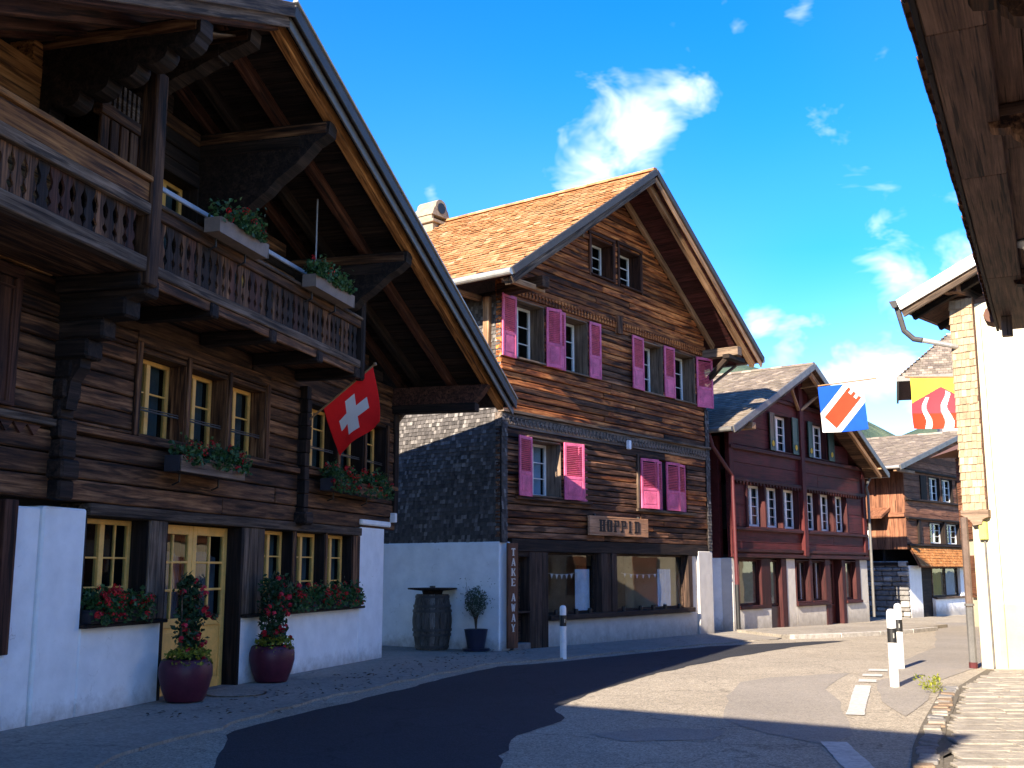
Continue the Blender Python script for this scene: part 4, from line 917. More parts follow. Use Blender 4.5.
    shutter(H, .46, 1.03, 3.15, 4.43, -.05, M_PINK, 8, 1); shutter(H, 2.21, 2.86, 3.15, 4.43, -.09, M_PINK, -10, 0); shutter(H, 2.84, 3.34, 3.15, 4.43, -.06, M_PINK, 12, 0)
    for a, b, ang in ((5.64, 6.34, -9), (6.32, 6.88, 12), (6.92, 7.50, -7), (7.50, 8.14, 10)): shutter(H, a, b, 3.11, 4.36, -.06, M_PINK, ang, 0)
    box_part('inner_wall', H, 5.62, 8.16, .10, .2, 3.1, 4.4, M_ROOM)
    # dark core behind the boards (blocks the light)
    box_part('inner_wall', H, .12, 9.28, 1.2, 1.4, 2.27, 7.5, M_ROOM); box_part('attic_floor', H, .1, 9.3, .16, 8.8, 7.5, 7.56, M_ROOM); box_part('floor_slab', H, .1, 9.3, .16, 8.8, 4.7, 4.76, M_ROOM); box_part('floor_slab', H, .1, 9.3, .16, 8.8, 2.262, 2.3, M_ROOM)
    # ---- shingled side walls
    box_part('side_wall', H, .02, .12, .142, 8.8, 2.26, 7.5, W_DARK2); box_part('side_wall', H, 9.28, 9.38, .142, 8.8, 2.26, 7.5, W_DARK2)
    shingles(H, 'side_shingles', (.02, .0, 2.16), (0, 1, 0), (0, 0, 1), 8.8, 5.3, (-1, 0, 0), T_SHD, 31, .075, .085)
    shingles(H, 'corner_shingles', (-.02, -.04, 2.16), (1, 0, 0), (0, 0, 1), .20, 2.72, (0, -1, 0), T_SHD, 32, .07, .085)
    shingles(H, 'corner_shingles', (9.22, -.04, 2.12), (1, 0, 0), (0, 0, 1), .22, 3.9, (0, -1, 0), T_SHD, 33, .07, .085)
    box_part('corner_backing', H, 9.22, 9.44, -.038, .1, 2.12, 6.0, W_DARK2); box_part('corner_backing', H, -.02, .18, -.038, .0, 2.16, 4.58, W_DARK2)
    for v in (.25, 1.3): plank('side_post', H, -.10, .06, v, v + .16, 5.2, 7.4, W_TAN)
    # ---- roof
    for s, (ua, ub) in enumerate(((UL, UP), (UR, UP))):
        slab('roof_plate', H, [(ua, OV, ZE - .03), (ub, OV, ZP - .03), (ub, BK, ZP - .03), (ua, BK, ZE - .03)], .07, W_SOF)
        tiles(H, 'roof_tiles', (ua, OV + .03, ZE), (0, 1, 0), (ub - ua, 0, ZP - ZE), BK - OV - .03, math.hypot(ub - ua, ZP - ZE), .19, .205, T_ORNG, 5 + s, .05, .022, .012)
        d = Vector((ub - ua, 0, ZP - ZE)).normalized(); nl = math.hypot(ub - ua, ZP - ZE)
        k = 0
        while .12 + k * .21 < nl - .05:
            q = Vector((ua, 0, ZE)) + d * (.12 + k * .21); nrm = Vector((-d.z, 0, d.x)); nrm = nrm if nrm.z > 0 else -nrm; q -= nrm * .115
            beam('soffit_board', H, (q.x, OV + .02, q.z), (q.x, .0, q.z), .204, .02, W_SOF, up=nrm, ch=.003); k += 1
        # barge boards; tan on the right slope paints the orange light on its underside
        o1, o2, m1, m2 = (OV - .02, OV + .10, M_METD, W_GREY) if s == 0 else (OV - .02, OV + .12, M_METD, W_TAN)
        sg = .02 if s else -.02
        beam('verge_board', H, (UP, o1, ZP - .02), (ua + sg * 2, o1, roofz(ua) - .02), .05, .16, m1)
        beam('barge_board', H, (UP, o1 + .045, ZP - .19), (ua, o1 + .045, roofz(ua) - .19), .035, .16, m2)
        beam('verge_rafter', H, (UP, o2 + .14, ZP - .24), (ua + (.1 if s == 0 else -.1), o2 + .14, roofz(ua + (.1 if s == 0 else -.1)) - .24), .13, .16, W_GREY if s == 0 else W_TAN)
        beam('wall_rafter', H, (UP, -.08, ZP - .26), (ua + (.9 if s == 0 else -.9), -.08, roofz(ua + (.9 if s == 0 else -.9)) - .26), .10, .15, W_TAN)
    g = G()
    rr = random.Random(8)
    for i in range(int((BK - OV) / .33)):
        y = OV + i * .33; pts = []
        for k in range(9): a = math.pi * k / 8; pts.append((UP + .13 * math.cos(a), ZP - .01 + .10 * math.sin(a) + rr.uniform(0, .008)))
        g.prism(pts, 'y', y, y + .35, t=min(1, max(0, rr.gauss(.4, .2))))
    g.build('ridge_tiles', T_ORNG, H, kind='stuff')
    # bent braces of the gable truss, eave consoles
    def arc(p, r0, a0, a1, y, w, name, mat, n=9):
        g = G(); pts = [(p[0] + r0 * math.cos(R_(a0 + (a1 - a0) * k / n)), y, p[1] + r0 * math.sin(R_(a0 + (a1 - a0) * k / n))) for k in range(n + 1)]
        g.tube(pts, w, 6); return g.build(name, mat, H)
    g = G(); g.tube([(2.50, -.45, 9.22), (2.56, -.45, 9.55), (2.86, -.45, 9.95), (3.40, -.45, 10.28), (4.05, -.45, 10.62), (4.7, -.45, 10.9)], .055, 6); g.build('arch_brace', W_TAN, H)
    for u, sgn in ((.10, -1), (9.32, 1)):
        plank('eave_beam', H, u - .13, u + .13, -1.12, .1, 7.42, 7.66, W_JAMB if sgn > 0 else W_DARK)
        if sgn < 0: continue
        beam('eave_brace', H, (u, -.06, 6.75), (u, -.80, 7.44), .13, .16, W_DARK2, up=(1, 0, 0))
    plank('eave_beam', H, 8.9, 9.9, -1.0, -.8, 7.30, 7.42, W_DARK2)
    for v in (-.9, .6, 2.2, 3.8): plank('rafter_foot', H, UL + .08, .3, v - .06, v + .06, 7.36, 7.48, W_TAN)
    g = G(); g.tube([(UL - .07, OV - .02, ZE - .03), (UL - .07, BK, ZE - .03)], .075, 12); g.build('gutter', M_ZINC, H)
    g = G(); g.tube([(UR + .07, OV - .02, ZE - .03), (UR + .07, BK, ZE - .03)], .075, 12); g.build('gutter', M_ZINC, H)
    g = G(); g.tube([(UR + .05, -.3, ZE - .1), (UR - .5, -.05, 7.0), (9.6, .1, 6.6), (9.55, .12, 6.2), (9.55, .12, 2.2)], .045, 8); g.build('downpipe', M_COPP, H)
    for x, z in ((5.05, 4.52),): box_part('wall_lamp', H, x - .05, x + .05, -.14, -.04, z, z + .22, M_WPAINT)
    # chimney with cowl
    ch = box_part('chimney', H, 4.15, 4.75, 5.6, 6.2, 10.3, 11.2, M_CHIM)
    box_part('chimney_band', ch, 4.07, 4.83, 5.52, 6.28, 11.2, 11.29, M_CHIM)
    g = G(); pts = [(4.07, 11.42), (4.83, 11.42), (4.75, 11.62)] + [(4.45 + .24 * math.cos(R_(a)), 11.68 + .24 * math.sin(R_(a))) for a in range(0, 181, 30)] + [(4.15, 11.62)]; g.prism(pts, 'y', 5.55, 6.25); g.build('chimney_cowl', M_CHIM, ch)
    for x in (4.1, 4.7): box_part('chimney_leg', ch, x, x + .1, 5.6, 6.2, 11.29, 11.42, M_CHIM)
    g = G(); g.tube([(4.45, 5.53, 11.66), (4.45, 5.56, 11.66)], .16, 12); g.build('flue', M_BLACK, ch)
    # snow guard wire and a slipped row of tiles on the left slope
    return H
PH = pink_house()

# signs on the shop
def in_frame(H, p): return H.matrix_basis @ Vector(p)
def shop_sign():
    S = empty('shop_sign', -.243, 22.90, 0, 37.0, 'long wooden shop sign with dark slab letters HOPPID below the pink shutters', 'sign')
    p = S.matrix_basis @ Vector((4.52, -.10, 2.39)); S.location = p
    plank('board', S, -1.33, 1.33, -.03, .03, 0, .45, W_SIGN, .006)
    for i, ch in enumerate('HOPPID'):
        g = G(); letter(g, ch, -.90 + i * .315, .09, .22 if ch != 'I' else .16, .28, .078, -.040, -.031); g.build('letter', M_INK, S)
    for x in (-1.0, 1.0): plank('bracket', S, x - .03, x + .03, .03, .09, .1, .5, M_IRON)
shop_sign()
def take_away():
    S = empty('take_away_sign', -.243, 22.90, 0, 37.0, 'tall narrow red brown TAKE AWAY board standing by the shop door', 'sign')
    S.location = S.matrix_basis @ Vector((.20, -.16, .0)); S.location.z = .03
    plank('board', S, -.17, .17, -.025, .025, 0, 2.12, W_SIGN2, .006)
    z = 1.86
    for ch in 'TAKE AWAY':
        if ch != ' ': g = G(); letter(g, ch, -.06, z, .12, .155, .040, -.034, -.026); g.build('letter', M_INKW, S)
        z -= .205 if ch != ' ' else .10
take_away()

# ------------------------------------------------------------------ maroon painted house
def gable_roof(H, UL, ZL, UP, ZP, UR, ZR, OV, BK, tmat, pmat, seed, tw, th, m_edge, m_soff, sides=(0, 1), boards=True, lift=.03):
    for s, (ua, za) in enumerate(((UL, ZL), (UR, ZR))):
        slab('roof_plate', H, [(ua, OV, za - .03), (UP, OV, ZP - .03), (UP, BK, ZP - .03), (ua, BK, za - .03)], .08, pmat)
        if s in sides: tiles(H, 'roof_tiles', (ua, OV + .02, za), (0, 1, 0), (UP - ua, 0, ZP - za), BK - OV, math.hypot(UP - ua, ZP - za), tw, th, tmat, seed + s, lift)
        beam('verge_board', H, (UP, OV - .02, ZP - .06), (ua, OV - .02, za - .06), .045, .2, m_edge)
        if boards:
            d = Vector((UP - ua, 0, ZP - za)); nl = d.length; d.normalize(); nrm = Vector((-d.z, 0, d.x)); nrm = nrm if nrm.z > 0 else -nrm; k = 0
            while .15 + k * .26 < nl - .1:
                q = Vector((ua, 0, za)) + d * (.15 + k * .26) - nrm * .125; beam('soffit_board', H, (q.x, OV + .03, q.z), (q.x, .0, q.z), .25, .02, m_soff, up=nrm, ch=.003); k += 1
    g = G(); rr = random.Random(seed)
    for i in range(int((BK - OV) / .36)):
        y = OV + i * .36; g.prism([(UP + .12 * math.cos(R_(a)), ZP - .02 + .09 * math.sin(R_(a)) + .005 * (i % 2)) for a in range(0, 181, 30)], 'y', y, y + .38, t=rr.random())
    g.build('ridge_tiles', tmat, H, kind='stuff')
def red_house():
    K = 1.079
    H = empty('maroon_house', 6.30, 31.80, -.126, 39.0, 'maroon painted gabled house with green gable shutters and white ground floor', 'house')
    def Pk(n, a, b, p, q, e, f, m, ch=.012): return plank(n, H, a * K, b * K, p, q, e * K, f * K, m, ch)
    def B(n, a, b, p, q, e, f, m): return box_part(n, H, a * K, b * K, p, q, e * K, f * K, m)
    def Wn(a, b, e, f, y, m, **kw): return window(H, a * K, b * K, e * K, f * K, y, m, **kw)
    for a, b, e, f in ((-.05, .30, -.3, 1.92), (.30, 2.18, -.3, .56), (3.2, 3.8, -.3, 1.92), (3.8, 6.22, -.3, .56), (7.42, 9.3, -.3, .56), (8.66, 9.3, .56, 1.92)): B('plaster_wall', a, b, 0, .35, e, f, P_SHOP)
    B('side_wall', -.05, .12, .352, 8.5, -.3, 1.92, P_WHITE); B('side_wall', 9.1, 9.3, .352, 8.5, -.3, 5.0, W_REDD); B('side_wall', -.05, .12, .352, 8.5, 1.92, 5.2, W_RED); B('rear_wall', -.05, 9.3, 8.5, 8.7, -.3, 5.0, W_REDD)
    for z in (1.93, 4.3): B('floor_slab', .1, 9.1, .36, 8.5, z, z + .08, M_ROOM)
    B('inner_wall', .1, 9.1, 1.3, 1.4, 0, 6.0, M_ROOM)
    # ground floor joinery
    Wn(.32, 1.60, .66, 1.88, .10, W_REDD, cols=1, rows=1, mull=False, jamb=W_REDD, y_face=-.02, glass=GLASS_S, room=M_ROOML); Wn(2.20, 2.85, .62, 1.88, .10, W_REDD, cols=1, rows=1, mull=False, glass=GLASS_S, room=M_ROOML)
    B('door', 2.20, 2.85, .08, .16, -.1, .6, M_DOOR); Pk('post', 1.63, 2.18, -.02, .2, .56, 1.92, W_REDD); Pk('post', 2.87, 3.2, -.02, .2, -.2, 1.92, W_REDD)
    Wn(3.86, 4.72, .70, 1.86, .12, W_REDD, cols=2, rows=1, jamb=W_REDD, y_face=-.02, glass=GLASS_S, curtain=M_CURT); Wn(4.96, 5.86, .70, 1.86, .12, W_REDD, cols=2, rows=1, jamb=W_REDD, y_face=-.02, glass=GLASS_S, curtain=M_CURT)
    Pk('post', 4.74, 4.94, -.03, .2, .56, 1.92, W_REDD); Pk('post', 5.88, 6.24, -.03, .2, -.2, 1.92, W_REDD)
    Wn(6.42, 7.0, .5, 1.84, .22, M_DOOR, cols=1, rows=1, mull=False); B('door', 6.26, 7.15, .26, .3, -.2, 1.9, M_DOOR); Pk('post', 7.16, 7.42, -.02, .3, -.2, 1.92, W_REDD)
    Wn(7.46, 8.28, .68, 1.86, .12, W_REDD, cols=1, rows=1, mull=False, jamb=W_REDD, y_face=-.02, glass=GLASS_S, curtain=M_CURTG); Pk('post', 8.3, 8.64, -.02, .2, .56, 1.92, W_REDD)
    for a, b in ((.30, 1.63), (3.8, 6.0), (7.42, 8.66)): Pk('window_sill', a, b, -.07, .1, .565, .655, W_REDD)
    # panelled upper floors
    rows1 = [(.95, 1.95), (2.05, 3.05), (3.15, 4.2), (4.68, 5.6), (5.72, 6.7), (6.86, 7.8)]; op1 = [(a * K, b * K, 2.76 * K, 3.94 * K) for a, b in rows1]; gop = [(2.72 * K, 3.82 * K, 4.98 * K, 6.08 * K), (5.32 * K, 6.42 * K, 4.98 * K, 6.08 * K)]
    UL, ZL, UP, ZP, UR, ZR = -1.15 * K, 5.23 * K, 4.10 * K, 7.64 * K, 9.66 * K, 4.74 * K
    def lim(z):
        zz = z + .3
        a = UL + (zz - ZL) * (UP - UL) / (ZP - ZL); b = UR - (zz - ZR) * (UR - UP) / (ZP - ZR)
        return max(-.05 * K, a), min(9.3 * K, b)
    courses(H, 'wall_board', W_RED, 1.93 * K, 4.0 * K, .55, lambda z: (-.05 * K, 9.3 * K), op1, 0, .12, 41, 8, .004)
    courses(H, 'wall_board', W_RED, 4.0 * K, 7.5 * K, .50, lim, gop, 0, .12, 42, 8, .004)
    for (a, b, c, d) in op1 + gop: window(H, a + .02, b - .02, c + .02, d - .02, .17, M_WFR, 2, 4, .075, jamb=W_REDD, y_face=-.03, curtain=M_CURTG)
    for (a, b) in rows1: Pk('window_post', a - .12, a - .01, -.05, .05, 2.76, 3.96, W_REDD)
    for z, h, d in ((1.93, .10, .10), (2.08, .09, .07), (2.66, .085, .10), (3.98, .10, .09), (4.84, .10, .10)): Pk('beam', -.08, 9.33, -d, .02, z, z + h, W_REDD)
    Pk('beam', 1.9, 6.4, -.09, .02, 6.42, 6.52, W_REDD); Pk('pilaster', 4.32, 4.58, -.13, .02, 2.0, 7.2, W_RED); Pk('corner_board', -.10, .14, -.06, .02, 1.94, 5.4, W_RED); Pk('corner_board', 9.1, 9.35, -.06, .02, 1.94, 4.9, W_RED)
    g = G()
    for i in range(44): g.prism([((.2 + i * .2) * K, 3.98 * K), ((.3 + i * .2) * K, 3.98 * K), ((.25 + i * .2) * K, 3.89 * K)], 'y', -.09, -.02)
    g.build('tooth_band', W_REDD, H)
    for a, b, an in ((2.36, 2.70, 1), (3.85, 4.28, 1), (4.96, 5.30, 1), (6.45, 6.92, 1)):
        s = shutter(H, a * K, b * K, 4.98 * K, 6.08 * K, -.06, M_GREEN, 2, 0, .3, slats=False)
        g = G(); g.tube([((b - a) * K / 2, -.045, .22), ((b - a) * K / 2, -.036, .22)], .09, 10); g.build('painted_rosette', M_FLAGY, s)
    gable_roof(H, UL, ZL, UP, ZP, UR, ZR, -.80, 9.0, T_GREY, W_SOF, 51, .2, .2, M_METAL, W_SOF2)
    for s, ua, za in ((0, UL + .5, ZL), (1, UR - .3, ZR)):
        k = 1 if s else -1; f = (UP - ua) / (UP - (UL if s == 0 else UR)); zb = ZP + (za - ZP) * f
        beam('verge_rafter', H, (UP, -.62, ZP - .26), (ua, -.62, zb - .26), .11, .15, W_TAN if s else W_GREY)
    for u in (.05, 9.15): Pk('eave_beam', u - .1, u + .1, -.8, .1, (4.86 if u > 5 else 5.3), (5.04 if u > 5 else 5.48), W_TAN)
    beam('flying_strut', H, (3.2 * K, -.4, 6.9 * K), (4.3 * K, -.1, 6.35 * K), .09, .09, W_TAN); beam('flying_strut', H, (5.1 * K, -.4, 6.85 * K), (4.45 * K, -.1, 6.35 * K), .09, .09, W_TAN)
    g = G(); g.tube([(UL - .06, -.8, ZL - .05), (UL - .06, 9, ZL - .05)], .07, 10); g.build('gutter', M_METAL, H)
    g = G(); g.tube([(UR + .06, -.8, ZR - .05), (UR + .06, 9, ZR - .05)], .07, 10); g.build('gutter', M_ZINC, H)
    g = G(); g.tube([(UL - .04, -.05, ZL - .1), (UL + .1, -.1, ZL - .5), (-.55, -.16, ZL - 1.0), (-.2, -.18, ZL - 1.25), (-.14, -.18, 1.3)], .055, 8); g.tube([(-.14, -.18, 1.32), (-.12, -.18, .1), (-.02, -.3, .02)], .065, 8, mi=1); g.build('downpipe', [M_REDP, M_BLACK], H)
    g = G(); g.tube([(UR + .04, -.1, ZR - .1), (UR - .35, -.1, ZR - .45), (9.42 * K, -.12, ZR - .7), (9.40 * K, -.12, .1)], .05, 8); g.build('downpipe', M_METAL, H)
    return H
RH = red_house()

# ------------------------------------------------------------------ far house with larch shingle skirt
def far_house():
    K = 1.14; U = 2.55
    H = empty('shingled_house', 15.4, 43.3, -.224, 42.0, 'far brown house with orange shingle skirt, white base and rough stone side', 'house')
    def Pk(n, a, b, p, q, e, f, m, ch=.012): return plank(n, H, a * U, b * U, p, q, e * K, f * K, m, ch)
    def B(n, a, b, p, q, e, f, m): return box_part(n, H, a * U, b * U, p, q, e * K, f * K, m)
    def Wn(a, b, e, f, y, m, **kw): return window(H, a * U, b * U, e * K, f * K, y, m, **kw)
    for a, b, e, f in ((.02, .48, -.3, 1.75), (.98, 4.6, -.3, .62), (2.10, 4.6, .62, 1.75)): B('plaster_wall', a, b, 0, .3, e, f, P_WHITE)
    B('door', .48, .98, .12, .2, -.1, 1.72, W_DARK2); Wn(1.0, 1.5, .66, 1.70, .1, W_GREY, cols=1, rows=1, mull=False, curtain=M_FLAGY); Wn(1.54, 2.08, .66, 1.70, .1, W_GREY, cols=1, rows=1, mull=False, curtain=M_CURT); Pk('window_sill', .98, 2.3, -.08, .1, .58, .655, W_GREY)
    # shingle skirt, flared
    o = Vector((.2, -.42, 1.72 * K)); shingles(H, 'skirt_shingles', o, (1, 0, 0), (0, .42, .72 * K), 11.4, .92, (0, -.9, .4), T_SHO, 61, .13, .12)
    slab('skirt_board', H, [(.2, -.40, 1.71 * K), (11.6, -.40, 1.71 * K), (11.6, -.0, 2.42 * K), (.2, -.0, 2.42 * K)], .06, W_FAR)
    op = [(.9, 1.45, 2.52, 3.28), (1.6, 2.15, 2.52, 3.28), (2.3, 2.9, 2.52, 3.28), (.98, 1.42, 4.05, 4.92), (1.52, 1.98, 4.05, 4.92), (2.3, 2.8, 4.05, 4.92)]; ops = [(q[0] * U, q[1] * U, q[2] * K, q[3] * K) for q in op]
    UL, ZL, UP, ZP, UR, ZR = -1.6, 5.74, 5.9, 7.75, 13.3, 5.74
    def lim(z):
        zz = z + .25; f = (ZP - zz) / (ZP - ZL); return max(0, UP - f * (UP - UL)), min(11.7, UP + f * (UR - UP))
    courses(H, 'wall_board', W_FAR, 2.42 * K, 6.6 * K, .26, lim, ops, 0, .12, 62, 8, .01)
    for (a, b, c, d) in ops: window(H, a + .02, b - .02, c + .02, d - .02, .1, M_WFR, 2, 3, .05, jamb=W_DARK2, y_face=-.03)
    for z in (2.42, 3.34, 3.98, 5.0): Pk('beam', 0, 4.6, -.12, .02, z, z + .07, W_DARK2)
    for a in (.62, 2.16): Pk('shutter', a, a + .24, -.05, -.01, 4.05, 4.92, W_DARK2)
    for a in (.42, 1.47, 2.17): Pk('window_post', a, a + .10, -.08, .02, 2.5, 3.32, W_DARK2)
    # left side: stone base with lying stones, boarded upper storeys
    B('side_wall', .02, .06, .3, 8.6, -.3, 1.72, M_STONE); r = random.Random(6); z = -.2
    while z < 1.72 * K:
        h = r.uniform(.14, .26); v = .0
        while v < 4.2:
            w = r.uniform(.25, .7); d = r.uniform(.0, .05); plank('stone', H, -.10 - d, .04, v + .01, v + w - .015, z + .01, z + h - .01, r.choice((M_STONE, M_STONE, M_STONEL)), .03); v += w
        z += h
    courses_side = []
    for k in range(20):
        v = k * .30; plank('side_board', H, -.02, .10, v, v + .29, (1.75 + (.0 if v > 1.2 else .55)) * K, 5.0 * K, W_FAR)
    plank('side_beam', H, -.14, .0, .0, 6.0, 3.4 * K, 3.55 * K, W_FAR); plank('side_beam', H, -.12, .0, .0, 6.0, 1.74 * K, 1.86 * K, W_DARK2)
    slab('side_eave', H, [(-.9, .6, 3.42 * K), (.0, .6, 3.75 * K), (.0, 5, 3.75 * K), (-.9, 5, 3.42 * K)], .1, W_FAR)
    w = box_part('side_window', H, -.04, .0, 1.5, 2.2, 2.3 * K, 3.1 * K, M_WFR); box_part('pane', w, -.046, -.041, 1.56, 2.14, 2.36 * K, 3.04 * K, GLASS)
    gable_roof(H, UL, ZL, UP, ZP, UR, ZR, -.55, 9.0, T_GREY, W_SOF, 71, .26, .24, M_METAL, W_SOF2)
    for k in range(7): plank('rafter_foot', H, UL + .02, .2, k * 1.2 - .4, k * 1.2 - .28, ZL - .2, ZL - .08, W_TAN)
    g = G(); g.tube([(UL - .05, -.55, ZL - .05), (UL - .05, 9, ZL - .05)], .06, 8); g.build('gutter', M_ZINC, H)
    box_part('inner_wall', H, .2, 11.5, 1.0, 1.1, .0, 5.5, M_ROOM); box_part('side_wall', H, 11.5, 11.7, .3, 8.6, -.3, 5.0 * K, W_FAR); box_part('rear_wall', H, .0, 11.7, 8.6, 8.8, -.3, 5.5, W_FAR)
    box_part('side_wall', H, .1, .2, 4.0, 8.6, -.3, 5.0 * K, W_FAR)
far_house()

# tall house further back with a hipped roof
def hip_house():
    H = empty('hipped_house', 21.6, 61.6, -.36, 109.0, 'tall grey house with hipped brown tile roof far behind the yellow flag', 'house')
    box_part('wall', H, 2.5, 10, 0, 7, 0, 12.4, P_GREY)
    ze, zp = 12.55, 15.8; A = [(.3, -.9), (11, -.9), (11, 7.9), (.3, 7.9)]; r0, r1 = (3.4, 3.5, zp), (8.2, 3.5, zp)
    g = G(); g.add([(x, y, ze) for x, y in A] + [r0, r1], [(0, 1, 5, 4), (1, 2, 5), (2, 3, 4, 5), (3, 0, 4), (3, 2, 1, 0)]); g.build('roof_plate', W_SOF, H)
    r = random.Random(2); g = G()
    for (a, b, c) in (((.3, -.9, ze), (11, -.9, ze), 1), ((.3, 7.9, ze), (.3, -.9, ze), 0)):
        a, b = Vector(a), Vector(b); top = Vector(r0); ax = (b - a).normalized(); L = (b - a).length
        e = (Vector(r0) + Vector(r1)) / 2 - (a + b) / 2 if c else Vector(r0) - (a + b) / 2; e = e - ax * e.dot(ax); S = e.length; ay = e.normalized(); n = ax.cross(ay); n = n if n.z > 0 else -n
        for j in range(int(S / .3)):
            t = j * .3 / S; x0 = t * ((r0[0] - .3) if c else L / 2); x1 = L - t * ((11 - r1[0]) if c else L / 2); x = x0
            while x < x1 - .05:
                w = min(.28, x1 - x); p = [a + ax * x + ay * (j * .3) + n * .05, a + ax * (x + w * .95) + ay * (j * .3) + n * .05, a + ax * (x + w * .95) + ay * (j * .3 + .36) + n * .012, a + ax * x + ay * (j * .3 + .36) + n * .012]
                g.add(p + [p[0] - n * .03, p[1] - n * .03], [(0, 1, 2, 3), (4, 5, 1, 0)], r.random()); x += w
    g.build('roof_tiles', T_GREY, H, kind='stuff', norm=False)
    for p, q in (((.3, -.9), (11, -.9)), ((.3, -.9), (.3, 7.9))): beam('fascia', H, (*p, ze - .05), (*q, ze - .05), .12, .3, M_METAL)
    for i in range(8): plank('rafter_foot', H, 1.2 + i * 1.2, 1.45 + i * 1.2, -.8, .0, ze - .5, ze - .2, W_DARK2)
    for i in range(3): window(H, 3.2 + i * 2.2, 4.2 + i * 2.2, 8.6, 10.2, -.03, M_WFR, 2, 3, .08)
hip_house()

# ------------------------------------------------------------------ cream house on the right
def cream_house():
    H = empty('cream_house', 7.829, 18.934, gz(18.9), 133.0, 'cream white rendered house at right with shingled corner strip and brown downpipe', 'house')
    box_part('plaster_wall', H, .03, 6.0, 0, .35, -.3, 6.2, P_CREAM); box_part('base_coat', H, .36, 6.0, -.012, .0, -.3, 1.05, plaster('cream base coat', (.50, .42, .25), dirt=(.42, .36, .26), low=.5, amount=.4))
    box_part('side_wall', H, .03, .30, .352, 8.0, -.3, 6.1, P_CREAM); box_part('rear_wall', H, .03, 6, 8, 8.2, -.3, 6.1, P_CREAM); box_part('side_wall', H, 5.7, 6, .352, 8.0, -.3, 6.1, P_CREAM)
    g = G(); g.prism([(.1, 6.2), (5.9, 6.2), (3.0, 7.2)], 'y', .02, .3); g.build('gable_wall', W_SOF2, H)
    # shingled corner strip with its plank backing
    bk = box_part('strip_board', H, -.06, .33, -.10, .3, 2.62, 6.32, W_SOF2)
    shingles(H, 'corner_shingles', (-.06, -.10, 2.62), (1, 0, 0), (0, 0, 1), .39, 3.72, (0, -1, 0), T_SHT, 81, .075, .13); shingles(H, 'corner_shingles', (-.06, -.10, 2.62), (0, 1, 0), (0, 0, 1), .4, 3.72, (-1, 0, 0), T_SHT, 82, .075, .13)
    g = G(); g.prism([(-.10, 2.62), (.36, 2.62), (.36, 2.50), (.26, 2.46), (.24, 2.38), (.10, 2.36), (.06, 2.44), (-.02, 2.50), (-.10, 2.54)], 'y', -.13, .02); g.build('strip_corbel', W_JAMB, H)
    # roof
    UL, ZL, UP, ZP, UR, ZR = -.72, 6.28, 3.0, 7.82, 6.7, 6.28
    gable_roof(H, UL, ZL, UP, ZP, UR, ZR, -.70, 8.8, T_BRN, W_SOF2, 91, .26, .36, M_WPAINT, W_SOF2, lift=.05)
    beam('barge_board', H, (UP, -.66, ZP - .22), (UL + .05, -.66, ZL - .22), .03, .12, W_GREY)
    for k in range(8): beam('rafter', H, (UP, -.3 + k * 1.15, ZP - .22), (UL + .08, -.3 + k * 1.15, ZL - .22), .09, .12, W_DARK2)
    plank('plate_beam', H, .0, .25, -.55, 8.0, 6.34, 6.5, W_SOF2)
    # box gutter, swan neck and pipes
    g = G(); g.prism([(UL - .16, ZL + .03), (UL - .0, ZL + .03), (UL - .02, ZL - .09), (UL - .10, ZL - .10)], 'y', -.74, 8.6); g.build('gutter', M_METD, H)
    g = G(); g.tube([(UL - .08, -.60, ZL - .05), (UL - .02, -.60, ZL - .30), (UL + .02, -.58, ZL - .50), (UL + .16, -.52, ZL - .66), (-.42, -.50, ZL - .70)], .05, 10); g.tube([(-.42, -.50, ZL - .70), (-.04, -.20, ZL - .80), (.02, -.10, ZL - .82)], .045, 10, mi=1); g.build('swan_neck', [M_METD, M_ZINC], H)
    g = G(); g.tube([(-.04, -.16, 2.50), (-.05, -.15, 1.0)], .062, 10); g.tube([(-.05, -.15, 1.0), (-.05, -.15, .08)], .066, 10, mi=1); g.tube([(-.05, -.15, .10), (-.05, -.15, .0)], .07, 10, mi=2); g.tube([(-.05, -.15, 1.02), (-.05, -.15, 1.06)], .082, 10, mi=1); g.build('downpipe', [M_COPP, M_METAL, M_REDP], H)
    box_part('meter_box', H, .17, .30, -.10, .0, 2.12, 2.42, M_YGRN)
    g = G(); g.tube([(.24, -.03, 2.12), (.25, -.03, .02)], .018, 6); g.tube([(.42, -.014, 6.0), (.47, -.014, 1.2), (.47, -.014, .02)], .006, 5); g.build('cable', M_METAL, H)
    # a small window and door keep the hidden front honest
    window(H, 2.6, 3.7, 3.4, 4.7, .05, M_WFR, 2, 3, .07)
cream_house()

